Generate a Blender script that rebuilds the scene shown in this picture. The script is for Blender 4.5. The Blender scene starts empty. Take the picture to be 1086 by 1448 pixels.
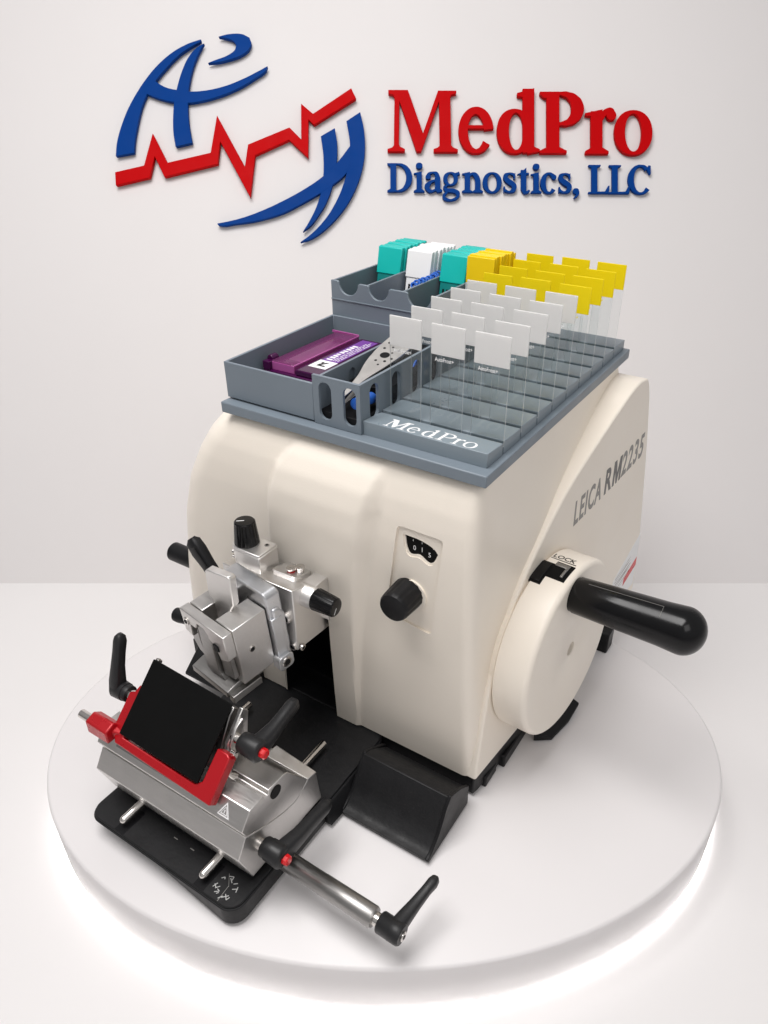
import bpy, math, random
from mathutils import Vector, Matrix
random.seed(7)
S = 0.001                                   # everything below is written in millimetres
sc = bpy.context.scene
COL = sc.collection
R = math.radians
sin, cos, pi = math.sin, math.cos, math.pi

# ------------------------------------------------------------------ materials
def mat(name, col, rough=.5, metal=0., bump=0., bscale=400., var=0., vscale=30., spec=.5, coat=0., aniso=None, trans=0., emit=None, wear=0.):
    m = bpy.data.materials.new(name); m.use_nodes = True
    nt = m.node_tree; b = nt.nodes['Principled BSDF']
    b.inputs['Base Color'].default_value = (*col, 1); b.inputs['Roughness'].default_value = rough
    b.inputs['Metallic'].default_value = metal; b.inputs['Specular IOR Level'].default_value = spec
    if coat: b.inputs['Coat Weight'].default_value = coat; b.inputs['Coat Roughness'].default_value = .2
    if trans: b.inputs['Transmission Weight'].default_value = trans
    if emit: b.inputs['Emission Color'].default_value = (*emit[0], 1); b.inputs['Emission Strength'].default_value = emit[1]
    tc = nt.nodes.new('ShaderNodeTexCoord')
    src = tc.outputs['Object']
    if aniso:
        mp = nt.nodes.new('ShaderNodeMapping'); mp.inputs['Scale'].default_value = aniso
        nt.links.new(src, mp.inputs[0]); src = mp.outputs[0]
    def noise(sc_, det=3):
        n = nt.nodes.new('ShaderNodeTexNoise'); n.inputs['Scale'].default_value = sc_; n.inputs['Detail'].default_value = det
        nt.links.new(src, n.inputs['Vector']); return n
    if bump:
        n = noise(bscale); bp = nt.nodes.new('ShaderNodeBump'); bp.inputs['Strength'].default_value = bump; bp.inputs['Distance'].default_value = .0006
        nt.links.new(n.outputs[0], bp.inputs['Height']); nt.links.new(bp.outputs[0], b.inputs['Normal'])
    if var:
        n = noise(vscale, 5); mx = nt.nodes.new('ShaderNodeMix'); mx.data_type = 'RGBA'; mx.blend_type = 'MIX'
        mx.inputs['A'].default_value = (*[c*(1-var) for c in col], 1); mx.inputs['B'].default_value = (*[min(1, c*(1+var)) for c in col], 1)
        nt.links.new(n.outputs[0], mx.inputs['Factor']); nt.links.new(mx.outputs['Result'], b.inputs['Base Color'])
        mr = nt.nodes.new('ShaderNodeMapRange'); mr.inputs['From Min'].default_value = .3; mr.inputs['From Max'].default_value = .7
        mr.inputs['To Min'].default_value = max(0, rough-.07); mr.inputs['To Max'].default_value = min(1, rough+.07)
        n2 = noise(vscale*2.3, 4); nt.links.new(n2.outputs[0], mr.inputs['Value']); nt.links.new(mr.outputs[0], b.inputs['Roughness'])
    return m

M = {}
M['cream'] = mat('cream_plastic', (.87, .80, .705), .36, bump=.22, bscale=1100, var=.025, vscale=14)
M['grey'] = mat('slate_plastic', (.175, .21, .245), .42, bump=.05, bscale=1200, var=.07, vscale=18)
M['greyslab'] = mat('slate_slab', (.22, .265, .30), .33, bump=.04, bscale=900, var=.08, vscale=12)
M['black'] = mat('black_plastic', (.007, .007, .008), .45, spec=.25, bump=.12, bscale=500, var=.15, vscale=25)
M['black_leather'] = mat('black_grained', (.010, .010, .011), .48, spec=.32, bump=.35, bscale=260, var=.2, vscale=40)
M['gloss_black'] = mat('gloss_black', (.003, .003, .0035), .22, spec=.3, var=.1, vscale=20)
M['matte_black'] = mat('matte_black', (.003, .003, .003), .55, spec=.12, var=.1, vscale=40)
M['dark'] = mat('dark_inside', (.004, .004, .005), .5, spec=.2, var=.1, vscale=30)
M['metal'] = mat('satin_aluminium', (.68, .66, .64), .36, metal=1, var=.05, vscale=40, bump=.05, bscale=500, aniso=(1, 12, 12))
M['metal_cast'] = mat('cast_aluminium', (.80, .78, .76), .40, metal=1, var=.05, vscale=50, bump=.08, bscale=1500)
M['metal_dark'] = mat('grey_steel', (.36, .35, .34), .36, metal=1, var=.08, vscale=40, bump=.05, bscale=700, aniso=(1, 10, 10))
M['chrome'] = mat('polished_steel', (.72, .69, .66), .16, metal=1, var=.04, vscale=60)
M['blue_metal'] = mat('anodised_plate', (.66, .67, .69), .34, metal=1, var=.04, vscale=40)
M['red'] = mat('red_anodised', (.44, .004, .010), .30, metal=.25, var=.08, vscale=30, coat=.2)
M['redplastic'] = mat('red_plastic', (.62, .008, .012), .3, var=.06, vscale=60)
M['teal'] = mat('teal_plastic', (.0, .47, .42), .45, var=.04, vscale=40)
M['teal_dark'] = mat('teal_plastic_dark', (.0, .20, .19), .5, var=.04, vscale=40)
M['whiteplastic'] = mat('white_plastic', (.84, .84, .84), .45, var=.02, vscale=40)
M['bluecass'] = mat('blue_plastic', (.02, .12, .52), .4, var=.05, vscale=60)
def frosted(name, col, tr):
    m = mat(name, col, .6, var=.02, vscale=60); nt = m.node_tree; b = nt.nodes['Principled BSDF']; t = nt.nodes.new('ShaderNodeBsdfTranslucent'); t.inputs[0].default_value = (*col, 1)
    x = nt.nodes.new('ShaderNodeMixShader'); x.inputs[0].default_value = tr; nt.links.new(b.outputs[0], x.inputs[1]); nt.links.new(t.outputs[0], x.inputs[2]); nt.links.new(x.outputs[0], nt.nodes['Material Output'].inputs[0]); return m
M['frost'] = frosted('frosted_white', (.88, .875, .865), .45)
M['yellow'] = frosted('frosted_yellow', (.95, .80, .0), .36)
M['yellowdk'] = mat('amber_yellow', (.84, .58, .0), .4, var=.05, vscale=60)
M['white'] = mat('white_print', (.85, .85, .85), .6, var=.02)
M['greyprint'] = mat('grey_print', (.27, .26, .245), .5, var=.05, vscale=90)
M['darkprint'] = mat('dark_grey_print', (.16, .155, .15), .5, var=.05, vscale=90)
M['dullprint'] = mat('dull_print', (.48, .48, .47), .6, var=.05, vscale=200)
M['blackprint'] = mat('black_print', (.01, .01, .01), .5, var=.1)
M['purple_label'] = mat('purple_print', (.17, .05, .30), .5, var=.06, vscale=90)
M['wall'] = mat('painted_wall', (.685, .66, .655), .75, var=.015, vscale=3, bump=.03, bscale=120)
M['floor'] = mat('white_floor', (.77, .75, .745), .55, var=.015, vscale=4, bump=.02, bscale=150)
M['podium'] = mat('white_podium', (.755, .73, .73), .38, var=.015, vscale=6, bump=.02, bscale=300)
M['logored'] = mat('sign_red', (.46, .0005, .002), .55, spec=.05, var=.06, vscale=25)
M['logoblue'] = mat('sign_blue', (.001, .040, .215), .55, spec=.05, var=.06, vscale=25)
M['steel_sheet'] = mat('brushed_steel_sheet', (.55, .53, .51), .38, metal=.65, var=.06, vscale=60)
M['lever_black'] = mat('lever_black', (.016, .016, .017), .40, spec=.35, bump=.1, bscale=700, var=.12, vscale=30)
M['led'] = mat('led_glow', (1, 1, 1), .5, emit=((1, .98, .97), 6.5))
M['rubber'] = mat('rubber', (.02, .02, .02), .7, var=.1)

def clear(name, tint, gloss=.10, rough=.05, alpha_gloss=True):
    m = bpy.data.materials.new(name); m.use_nodes = True; nt = m.node_tree; nt.nodes.clear()
    o = nt.nodes.new('ShaderNodeOutputMaterial'); t = nt.nodes.new('ShaderNodeBsdfTransparent'); t.inputs[0].default_value = (*tint, 1)
    g = nt.nodes.new('ShaderNodeBsdfGlossy'); g.inputs['Roughness'].default_value = rough
    lw = nt.nodes.new('ShaderNodeFresnel'); lw.inputs[0].default_value = 1.45
    ad = nt.nodes.new('ShaderNodeMath'); ad.operation = 'MULTIPLY_ADD'; ad.inputs[1].default_value = .5; ad.inputs[2].default_value = gloss*.08
    mx = nt.nodes.new('ShaderNodeMixShader')
    nt.links.new(lw.outputs[0], ad.inputs[0]); nt.links.new(ad.outputs[0], mx.inputs[0]); nt.links.new(t.outputs[0], mx.inputs[1]); nt.links.new(g.outputs[0], mx.inputs[2]); nt.links.new(mx.outputs[0], o.inputs[0])
    return m
M['glass'] = clear('slide_glass', (.975, .985, .985), .08, .06)
def mixclear(name, col, frac, rough=.2):
    m = bpy.data.materials.new(name); m.use_nodes = True; nt = m.node_tree
    b = nt.nodes['Principled BSDF']; b.inputs['Base Color'].default_value = (*col, 1); b.inputs['Roughness'].default_value = rough
    t = nt.nodes.new('ShaderNodeBsdfTransparent'); t.inputs[0].default_value = (*[min(1, c*1.4+.25) for c in col], 1)
    mx = nt.nodes.new('ShaderNodeMixShader'); mx.inputs[0].default_value = frac
    o = nt.nodes['Material Output']
    nt.links.new(t.outputs[0], mx.inputs[1]); nt.links.new(b.outputs[0], mx.inputs[2]); nt.links.new(mx.outputs[0], o.inputs[0])
    return m
M['lid_edge'] = mixclear('purple_lid_edge', (.50, .12, .38), .8, .15)
M['glassedge'] = mixclear('slide_glass_edge', (.72, .76, .77), .62)
M['purple'] = mixclear('purple_clear', (.055, .003, .05), .86, .18)
M['purple_lid'] = mixclear('purple_lid_clear', (.36, .10, .28), .33, .12)

# ------------------------------------------------------------------ mesh helpers (mm)
class MB:
    def __init__(s): s.v = []; s.f = []; s.mi = []
    def add(s, vs, fs, mi=0):
        k = len(s.v); s.v += [Vector(p) for p in vs]; s.f += [[k+i for i in f] for f in fs]; s.mi += [mi]*len(fs); return s
    def hexa(s, p, mi=0):   # p: 4 bottom ccw, 4 top ccw
        return s.add(p, [(3, 2, 1, 0), (4, 5, 6, 7), (0, 1, 5, 4), (1, 2, 6, 5), (2, 3, 7, 6), (3, 0, 4, 7)], mi)
    def box(s, x0, x1, y0, y1, z0, z1, mi=0):
        return s.hexa([(x0, y0, z0), (x1, y0, z0), (x1, y1, z0), (x0, y1, z0), (x0, y0, z1), (x1, y0, z1), (x1, y1, z1), (x0, y1, z1)], mi)
    def prism(s, poly, fa, fb, mi=0):   # poly 2d; fa, fb map 2d->3d for both ends
        n = len(poly); a = [fa(*p) for p in poly]; b = [fb(*p) for p in poly]
        return s.add(a+b, [tuple(range(n))[::-1], tuple(range(n, 2*n))]+[(i, (i+1) % n, n+(i+1) % n, n+i) for i in range(n)], mi)
    def prx(s, poly, x0, x1, mi=0): return s.prism(poly, lambda y, z: (x0, y, z), lambda y, z: (x1, y, z), mi)
    def pry(s, poly, y0, y1, mi=0): return s.prism(poly, lambda x, z: (x, y1, z), lambda x, z: (x, y0, z), mi)
    def prz(s, poly, z0, z1, mi=0): return s.prism(poly, lambda x, y: (x, y, z0), lambda x, y: (x, y, z1), mi)
    def ringprism(s, outer, inner, f0, f1, mi=0):  # both loops same length
        n = len(outer); v = [f0(*p) for p in outer]+[f0(*p) for p in inner]+[f1(*p) for p in outer]+[f1(*p) for p in inner]; fs = []
        for i in range(n):
            j = (i+1) % n
            fs += [(i, n+i, n+j, j), (2*n+i, 2*n+j, 3*n+j, 3*n+i), (i, j, 2*n+j, 2*n+i), (n+i, 3*n+i, 3*n+j, n+j)]
        return s.add(v, fs, mi)
    def lathe(s, c, n, prof, seg=40, e1=None, mi=0):   # prof: (along n, radius)
        c = Vector(c); n = Vector(n).normalized(); e1 = Vector(e1) if e1 else n.orthogonal(); e1 = (e1-n*e1.dot(n)).normalized(); e2 = n.cross(e1)
        vs = []; fs = []; m = len(prof)
        for (a, r) in prof:
            for k in range(seg):
                t = 2*pi*k/seg; vs.append(c+n*a+(e1*cos(t)+e2*sin(t))*r)
        for i in range(m-1):
            for k in range(seg): fs.append((i*seg+k, i*seg+(k+1) % seg, (i+1)*seg+(k+1) % seg, (i+1)*seg+k))
        fs.append(tuple(range(seg))[::-1]); fs.append(tuple(range((m-1)*seg, m*seg)))
        return s.add(vs, fs, mi)
    def cyl(s, p0, p1, r0, r1=None, seg=28, ch=.0, mi=0):
        r1 = r0 if r1 is None else r1; p0 = Vector(p0); d = Vector(p1)-p0; L = d.length
        pr = [(0, r0), (L, r1)] if not ch else [(0, r0-ch), (ch, r0), (L-ch, r1), (L, r1-ch)]
        return s.lathe(p0, d, pr, seg, mi=mi)
    def loft(s, secs, mi=0):   # list of equal-length loops
        n = len(secs[0]); vs = [p for l in secs for p in l]; fs = []
        for i in range(len(secs)-1):
            for k in range(n): fs.append((i*n+k, i*n+(k+1) % n, (i+1)*n+(k+1) % n, (i+1)*n+k))
        fs.append(tuple(range(n))[::-1]); fs.append(tuple(range((len(secs)-1)*n, len(secs)*n)))
        return s.add(vs, fs, mi)
    def map(s, fn): s.v = [Vector(fn(p)) for p in s.v]; return s

ROOTLOC = {}
def empty(name, loc, label, cat, group=None, rot=None):
    o = bpy.data.objects.new(name, None); COL.objects.link(o); o.empty_display_size = .02
    o.location = Vector(loc)*S
    if rot: o.rotation_euler = rot
    o['label'] = label; o['category'] = cat
    if group: o['group'] = group
    ROOTLOC[o.name] = Vector(loc); return o
def build(name, mb, mats, parent=None, bevel=0., seg=2, ang=40, loc=None, smooth=True):
    """links the collected mesh as ONE object; vertices are absolute mm, stored relative to the thing's origin"""
    o_ = Vector((0, 0, 0))
    if parent is not None:
        p = parent
        while p.parent: p = p.parent
        o_ = ROOTLOC[p.name]
    elif loc: o_ = Vector(loc)
    me = bpy.data.meshes.new(name); me.from_pydata([(v-o_)*S for v in mb.v], [], mb.f)
    for f, i in zip(me.polygons, mb.mi): f.material_index = i
    for m in (mats if isinstance(mats, (list, tuple)) else [mats]): me.materials.append(M[m])
    import bmesh
    bm = bmesh.new(); bm.from_mesh(me); bmesh.ops.recalc_face_normals(bm, faces=bm.faces[:]); bm.to_mesh(me); bm.free()
    if smooth:
        me.shade_smooth(); me.set_sharp_from_angle(angle=R(ang))
    o = bpy.data.objects.new(name, me); COL.objects.link(o)
    if parent is not None: o.parent = parent
    else: o.location = o_*S; ROOTLOC[o.name] = o_
    if bevel:
        b = o.modifiers.new('bevel', 'BEVEL'); b.width = bevel*S; b.segments = seg; b.limit_method = 'ANGLE'; b.angle_limit = R(ang); b.harden_normals = False
    return o
def tag(o, label, cat, group=None, kind=None):
    o['label'] = label; o['category'] = cat
    if group: o['group'] = group
    if kind: o['kind'] = kind
    return o
def bake(o, cutters=()):
    """booleans the cutters out of o and removes them"""
    for c in cutters:
        b = o.modifiers.new('cut', 'BOOLEAN'); b.object = c; b.operation = 'DIFFERENCE'; b.solver = 'EXACT'
    bpy.context.view_layer.update()
    dg = bpy.context.evaluated_depsgraph_get()
    me = bpy.data.meshes.new_from_object(o.evaluated_get(dg))
    o.modifiers.clear(); o.data = me
    me.shade_smooth(); me.set_sharp_from_angle(angle=R(32))
    for c in cutters: bpy.data.objects.remove(c, do_unlink=True)
    return o
def smooth_poly(pts, n=5, corner=42, closed=True):
    P = [Vector((*p, 0)) for p in pts]; N = len(P); out = []
    def tang(i):
        a = P[(i-1) % N]; b = P[i]; c = P[(i+1) % N]; d0 = b-a; d1 = c-b
        if d0.length < 1e-9 or d1.length < 1e-9: return None
        return None if d0.angle(d1) > R(corner) else (d0.normalized()+d1.normalized()).normalized()
    T = [tang(i) for i in range(N)]
    for i in range(N):
        j = (i+1) % N; a, b = P[i], P[j]; L = (b-a).length
        t0, t1 = T[i], T[j]
        if t0 is None and t1 is None: out.append((a.x, a.y)); continue
        t0 = t0 if t0 else (b-a).normalized(); t1 = t1 if t1 else (b-a).normalized()
        for k in range(n):
            u = k/n; h = (2*u**3-3*u*u+1)*a+(u**3-2*u*u+u)*L*t0+(-2*u**3+3*u*u)*b+(u**3-u*u)*L*t1
            out.append((h.x, h.y))
    return out
def rrect(x0, x1, y0, y1, r, n=6):
    out = []
    for cx, cy, a0 in ((x1-r, y1-r, 0), (x0+r, y1-r, 90), (x0+r, y0+r, 180), (x1-r, y0+r, 270)):
        for k in range(n+1):
            a = R(a0+90*k/n); out.append((cx+r*cos(a), cy+r*sin(a)))
    return out
def lerp(tab, x):
    if x <= tab[0][0]: return tab[0][1]
    for (a, p), (b, q) in zip(tab, tab[1:]):
        if x <= b: 
            t = (x-a)/(b-a); t = t if True else t; return p+(q-p)*t
    return tab[-1][1]
def sstep(t): t = min(1, max(0, t)); return t*t*(3-2*t)

def text_mb(body, size, off=0., depth=0.05, xs=1., align='LEFT', spacing=1.):
    cu = bpy.data.curves.new('lettering', 'FONT'); cu.body = body; cu.size = size; cu.extrude = depth; cu.offset = off; cu.align_x = align; cu.space_character = spacing; cu.resolution_u = 3
    o = bpy.data.objects.new('lettering', cu); COL.objects.link(o); bpy.context.view_layer.update()
    me = bpy.data.meshes.new_from_object(o.evaluated_get(bpy.context.evaluated_depsgraph_get()))
    mb = MB(); mb.add([(v.co.x*xs, v.co.y, v.co.z) for v in me.vertices], [tuple(p.vertices) for p in me.polygons])
    bpy.data.objects.remove(o, do_unlink=True); bpy.data.meshes.remove(me); return mb

# ------------------------------------------------------------------ camera
yaw, pitch = R(-32.21959413), R(31.30007227)
cy_, sy_ = cos(yaw), sin(yaw)
cR = Vector((cy_, -sy_, 0)); fw = Vector((sy_, cy_, 0))
cF = fw*cos(pitch)+Vector((0, 0, -sin(pitch))); cU = fw*sin(pitch)+Vector((0, 0, cos(pitch)))
CAM = Vector((180.31684863, -385.56291949, 547.17093813))
cam = bpy.data.cameras.new('camera'); co = bpy.data.objects.new('camera', cam); COL.objects.link(co)
rot = Matrix((cR, cU, -cF)).transposed()
co.matrix_world = Matrix.Translation(CAM*S) @ rot.to_4x4()
FPX = 1050.9555
cam.sensor_fit = 'AUTO'; cam.sensor_width = 36; cam.lens = FPX/1448*36; cam.shift_x = -29.1618/1448; cam.shift_y = .9175/1448
cam.clip_start = .01; cam.clip_end = 50
sc.camera = co

# ------------------------------------------------------------------ setting: floor, wall, podium
FZ = -58.
WD = 1007.5                                   # distance of the wall plane along the viewing axis
wc = CAM+cF*WD
def onwall(u, v, w=0):                        # u right, v up on the wall face (mm), w = proud of it
    return wc+cR*u+cU*v-cF*w
mb = MB(); mb.box(-4000, 4000, -4000, 4000, FZ-20, FZ)
floor = build('floor', mb, 'floor'); tag(floor, 'pale seamless floor around the glowing round podium', 'floor', kind='structure')
# foot of the wall: v such that z = FZ
vb = (FZ-6-wc.z)/cU.z
mb = MB(); a = [onwall(-2600, vb), onwall(2600, vb), onwall(2600, 2200), onwall(-2600, 2200)]; b = [p+cF*25 for p in a]
mb.add(a+b, [(0, 1, 2, 3), (7, 6, 5, 4), (0, 4, 5, 1), (1, 5, 6, 2), (2, 6, 7, 3), (3, 7, 4, 0)])
wall = build('wall', mb, 'wall'); tag(wall, 'plain pale grey wall carrying the red and blue raised sign', 'wall')

ec = Vector((-101.25, 24.93)); ax = Vector((.85771885, .51411902)); ay = Vector((-.51411902, .85771885)); A_, B_ = 311.69, 217.84
pts = [ec+ax*A_*cos(2*pi*k/180)+ay*B_*sin(2*pi*k/180) for k in range(180)]
# the plinth runs a little deeper behind the machine
apex = [Vector(p) for p in ((-226.5, 291), (-205, 300), (-182, 302))]
def hull(ps):
    ps = sorted((p.x, p.y) for p in ps)
    def half(it):
        h = []
        for p in it:
            while len(h) > 1 and (h[-1][0]-h[-2][0])*(p[1]-h[-2][1])-(h[-1][1]-h[-2][1])*(p[0]-h[-2][0]) <= 0: h.pop()
            h.append(p)
        return h[:-1]
    return half(ps)+half(ps[::-1])
PO = hull(pts+apex)
def resample(poly, n):
    L = [0]
    for i in range(len(poly)): L.append(L[-1]+math.dist(poly[i], poly[(i+1) % len(poly)]))
    out = []
    for k in range(n):
        t = L[-1]*k/n; i = next(i for i in range(len(poly)) if L[i+1] > t); u = (t-L[i])/(L[i+1]-L[i]); p, q = poly[i], poly[(i+1) % len(poly)]
        out.append((p[0]+(q[0]-p[0])*u, p[1]+(q[1]-p[1])*u))
    return out
PO = resample(PO, 240)
def inset(poly, d):
    n = len(poly); out = []
    for i in range(n):
        p0 = poly[i-2]; p1 = poly[(i+2) % n]; t = Vector((p1[0]-p0[0], p1[1]-p0[1])).normalized(); out.append((poly[i][0]-t.y*d, poly[i][1]+t.x*d))
    return out
podium = empty('display_podium', (ec.x, ec.y, FZ), 'low white round podium with a glowing rim under the black and cream machine', 'podium')
mb = MB()
secs = [[(x, y, z) for x, y in inset(PO, d)] for d, z in ((1.5, FZ+.2), (1.0, FZ+4.2), (0, FZ+5), (0, -3), (.8, -.9), (3, 0))]
mb.loft(secs); build('plinth', mb, 'podium', podium, ang=60)
mb = MB(); mb.loft([[(x, y, z) for x, y in inset(PO, d)] for d, z in ((-.3, FZ+.3), (-.3, FZ+3.8))]); build('led_strip', mb, 'led', podium, ang=60)

# ------------------------------------------------------------------ serif lettering made of strokes
class G:
    """one glyph: solid polygons in units of cap height"""
    def __init__(s): s.p = []
    def poly(s, pts): s.p.append(('p', pts)); return s
    def ring(s, o, i): s.p.append(('r', o, i)); return s
    def stroke(s, path, wid, n=8):
        P = [Vector((*p, 0)) for p in path]; c = []; w = []
        m = len(P)
        for i in range(m-1):
            p0 = P[max(i-1, 0)]; p1 = P[i]; p2 = P[i+1]; p3 = P[min(i+2, m-1)]
            for k in range(n):
                t = k/n; c.append(.5*((2*p1)+(p2-p0)*t+(2*p0-5*p1+4*p2-p3)*t*t+(3*p1-p0-3*p2+p3)*t**3)); w.append(wid[i]+(wid[i+1]-wid[i])*sstep(t))
        c.append(P[-1]); w.append(wid[-1]); l = []; r = []
        for i in range(len(c)):
            d = (c[min(i+1, len(c)-1)]-c[max(i-1, 0)]).normalized(); nn = Vector((-d.y, d.x, 0)); l.append(c[i]+nn*w[i]/2); r.append(c[i]-nn*w[i]/2)
        s.p.append(('s', [(p.x, p.y) for p in l], [(p.x, p.y) for p in r])); return s
    def serif(s, x0, x1, y, h, up=1):   # slab with a slight bracket towards the stem
        xm0, xm1 = x0+(x1-x0)*.28, x0+(x1-x0)*.72
        return s.poly([(x0, y), (x1, y), (x1, y+up*h*.8), (xm1, y+up*h*1.9), (xm0, y+up*h*1.9), (x0, y+up*h*.8)])
    def stem(s, x0, x1, y0, y1): return s.poly([(x0, y0), (x1, y0), (x1, y1), (x0, y1)])
def ell(cx, cy, rx, ry, n=40, p=2.15):
    out = []
    for k in range(n):
        t = 2*pi*k/n; c, s_ = cos(t), sin(t); out.append((cx+rx*math.copysign(abs(c)**(2/p), c), cy+ry*math.copysign(abs(s_)**(2/p), s_)))
    return out
def glyph(ch, T=.17, t=.055):
    """T thick stroke, t thin stroke"""
    g = G(); h = .055 if T > .12 else .035; X = .71
    def arc(cx, cy, rx, ry, a0, a1, w0, w1, wm, n=9):
        path = []; wd = []
        for k in range(n):
            a = R(a0+(a1-a0)*k/(n-1)); path.append((cx+rx*cos(a), cy+ry*sin(a)))
            u = k/(n-1); wd.append((w0*(1-u)+w1*u)+(wm-(w0*(1-u)+w1*u))*abs(cos(a))**1.4)
        g.stroke(path, wd, 5)
    if ch == 'M' and T > .13:
        q = [(44,527),(176,527),(176,507),(140,490),(130,470),(135,150),(262,527),(298,527),(432,150),(438,480),(425,495),(392,507),(392,530),(575,530),(575,510),(540,495),(525,480),(518,110),(530,98),(563,90),(563,67),(425,67),(312,388),(198,62),(50,62),(50,90),(85,98),(97,115),(92,480),(80,495),(44,507)]
        g.poly([((a-44)/465, (527-b)/465) for a, b in q]); return g, 1.16
    if ch == 'M':
        a = T*1.2
        g.stem(.12, .12+max(t*1.3, .05), .02, .92); g.serif(0, .30, 0, h)
        g.poly([(0, 1), (.34, 1), (.34-.02+.27, .33), (.55+T*.35, .12), (.53, 0), (.485, 0), (.13, .86), (.12, .92), (0, .94)])
        g.poly([(.5, .02), (.53, 0), (.62, .34), (.86, 1), (.80, 1), (.55, .33)]) if False else g.poly([(.485, 0), (.53, 0), (.86, .86), (.86, 1), (.805, 1)])
        g.stem(.86-.0, .86+a*.9, .02, .99); g.poly([(.80, 1), (1.12, 1), (1.12, .945), (.86+a*.9, .90), (.84, .9)]); g.serif(.86+a*.45-.2, .86+a*.45+.2, 0, h)
        return g, 1.16
    if ch == 'e':
        T *= .84
        g.stem(.10, .52, .385, .385+t)
        arc(.275, .35, .275-T*.42, .36-t*.5, 4, 324, T*.9, t*1.0, T*.98, 19)
        g.poly([(.40, .385), (.55, .385), (.545, .44), (.40, .44)]); return g, .60
    if ch == 'o':
        g.ring(ell(.31, .35, .31, .365), ell(.31, .35, .31-T*.92, .365-t, 40, 2.0)); return g, .65
    if ch == 'd':
        g.ring(ell(.29, .35, .29, .365), ell(.315, .35, .29-T*.92, .365-t*1.1, 40, 2.0)) if T > .12 else g.ring(ell(.29, .35, .29, .365), ell(.30, .35, .29-T, .365-t))
        g.stem(.42, .42+T, .0, 1.04); g.poly([(.33, .97), (.42+T, 1.05), (.42+T, .9), (.42, .9), (.33, .92)]); g.poly([(.42+T*.4, -.02), (.70, .02), (.70, .06), (.42+T, .10), (.42+T*.4, .1)]); return g, .74
    if ch == 'P':
        g.stem(.11, .11+T*1.1, 0.01, .99); g.serif(0, .11+T*1.1+.12, 0, h); g.serif(0, .25, 1, h, -1)
        arc(.34, .725, .37-T*.5, .275-t*.5, 90, -90, t, t, T*1.1); g.poly([(.2, 1), (.35, 1), (.35, 1-t), (.2, 1-t)]); g.poly([(.2, .45), (.35, .45), (.35, .45+t), (.2, .45+t)]); return g, .76
    if ch == 'r':
        g.stem(.09, .09+T, .01, X-.02); g.serif(0, .09+T+.1, 0, h); g.poly([(0, X-.05), (.09+T, X+.01), (.09+T, X-.12), (.09, X-.10), (0, X-.09)])
        g.stroke([(.09+T*.8, .52), (.31, .66), (.40, .675), (.43, .64)], [t*.9, t*1.6, T*.8, T*.55]); g.poly(ell(.425, .625, T*.42, T*.42, 18)); return g, .50
    if ch == 'D':
        g.stem(.10, .10+T*1.1, .01, .99); g.serif(0, .3, 0, h); g.serif(0, .3, 1, h, -1)
        arc(.34, .5, .46-T*.5, .5-t*.5, 90, -90, t, t, T*1.15); g.poly([(.2, 1), (.36, 1), (.36, 1-t), (.2, 1-t)]); g.poly([(.2, 0), (.36, 0), (.36, t), (.2, t)]); return g, .86
    if ch == 'i':
        g.stem(.09, .09+T, .01, X-.02); g.serif(0, .09+T+.09, 0, h); g.poly([(0, X-.05), (.09+T, X+.01), (.09+T, X-.12), (.09, X-.10), (0, X-.09)]); g.poly(ell(.09+T*.5, .92, T*.62, T*.62, 20)); return g, .38
    if ch == 'a':
        g.stem(.33, .33+T, .06, .50); g.stroke([(.10, .52), (.13, .63), (.26, .685), (.38, .64), (.33+T*.5, .48)], [T*.8, T*.55, t, T*.7, T]); g.poly(ell(.11, .53, T*.5, T*.45, 18))
        g.stroke([(.40, .42), (.22, .37), (.08, .21), (.14, .06), (.28, .05), (.40, .14)], [t, t*1.5, T, T*.7, t*1.2, t]); g.poly([(.33, .08), (.42, -.015), (.57, .02), (.57, .06), (.33+T, .12)]); return g, .60
    if ch == 'g':
        g.ring(ell(.27, .47, .24, .24), ell(.27, .47, .24-T*.8, .24-t)); g.stroke([(.42, .62), (.56, .67)], [t*1.6, t*1.8])
        g.stroke([(.18, .27), (.08, .17), (.16, .07), (.36, .055), (.50, -.03), (.48, -.18), (.28, -.27), (.09, -.22), (.06, -.10), (.17, .02)], [t, T*.6, T*.75, T*.8, T*.8, T*.5, t*1.1, T*.6, T*.55, t]); return g, .62
    if ch == 'n':
        g.stem(.09, .09+T, .01, X-.02); g.serif(0, .09+T+.08, 0, h); g.poly([(0, X-.05), (.09+T, X+.01), (.09+T, X-.12), (.09, X-.10), (0, X-.09)])
        g.stroke([(.2, .54), (.33, .65), (.44, .60), (.42+T*.5, .42), (.42+T*.5, .02)], [t, t*1.7, T*.9, T, T]); g.serif(.34, .42+T+.09, 0, h); return g, .70
    if ch == 's':
        g.stroke([(.40, .53), (.37, .63), (.24, .675), (.11, .60), (.13, .47), (.26, .36), (.38, .25), (.36, .10), (.22, .035), (.09, .09), (.06, .20)], [t*.8, t*1.4, t, T*.8, T*.9, T, T*.9, T*.8, t, t*1.4, t*.8])
        g.poly([(.36, .48), (.42, .48), (.42, .70), (.38, .66)]); g.poly([(.04, .22), (.09, .22), (.09, .05), (.04, .0)]); return g, .50
    if ch == 't':
        g.stem(.12, .12+T, .1, .80); g.poly([(.0, .64), (.12, .72), (.12+T, .88), (.12+T, .70), (.38, .70), (.38, .64)]); g.stroke([(.12+T*.5, .16), (.24, .04), (.32, .03), (.40, .09)], [T, T*.75, t*1.5, t]); return g, .43
    if ch == 'c':
        arc(.28, .35, .28-T*.5, .365-t*.5, 50, 320, t*1.3, t, T*1.05, 13); g.poly(ell(.44, .56, T*.45, T*.5, 18)); return g, .55
    if ch == ',':
        g.poly(ell(.12, .08, .10, .10, 20)); g.stroke([(.17, .07), (.17, -.04), (.06, -.17)], [T*.7, T*.5, t*.8]); return g, .42
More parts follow.
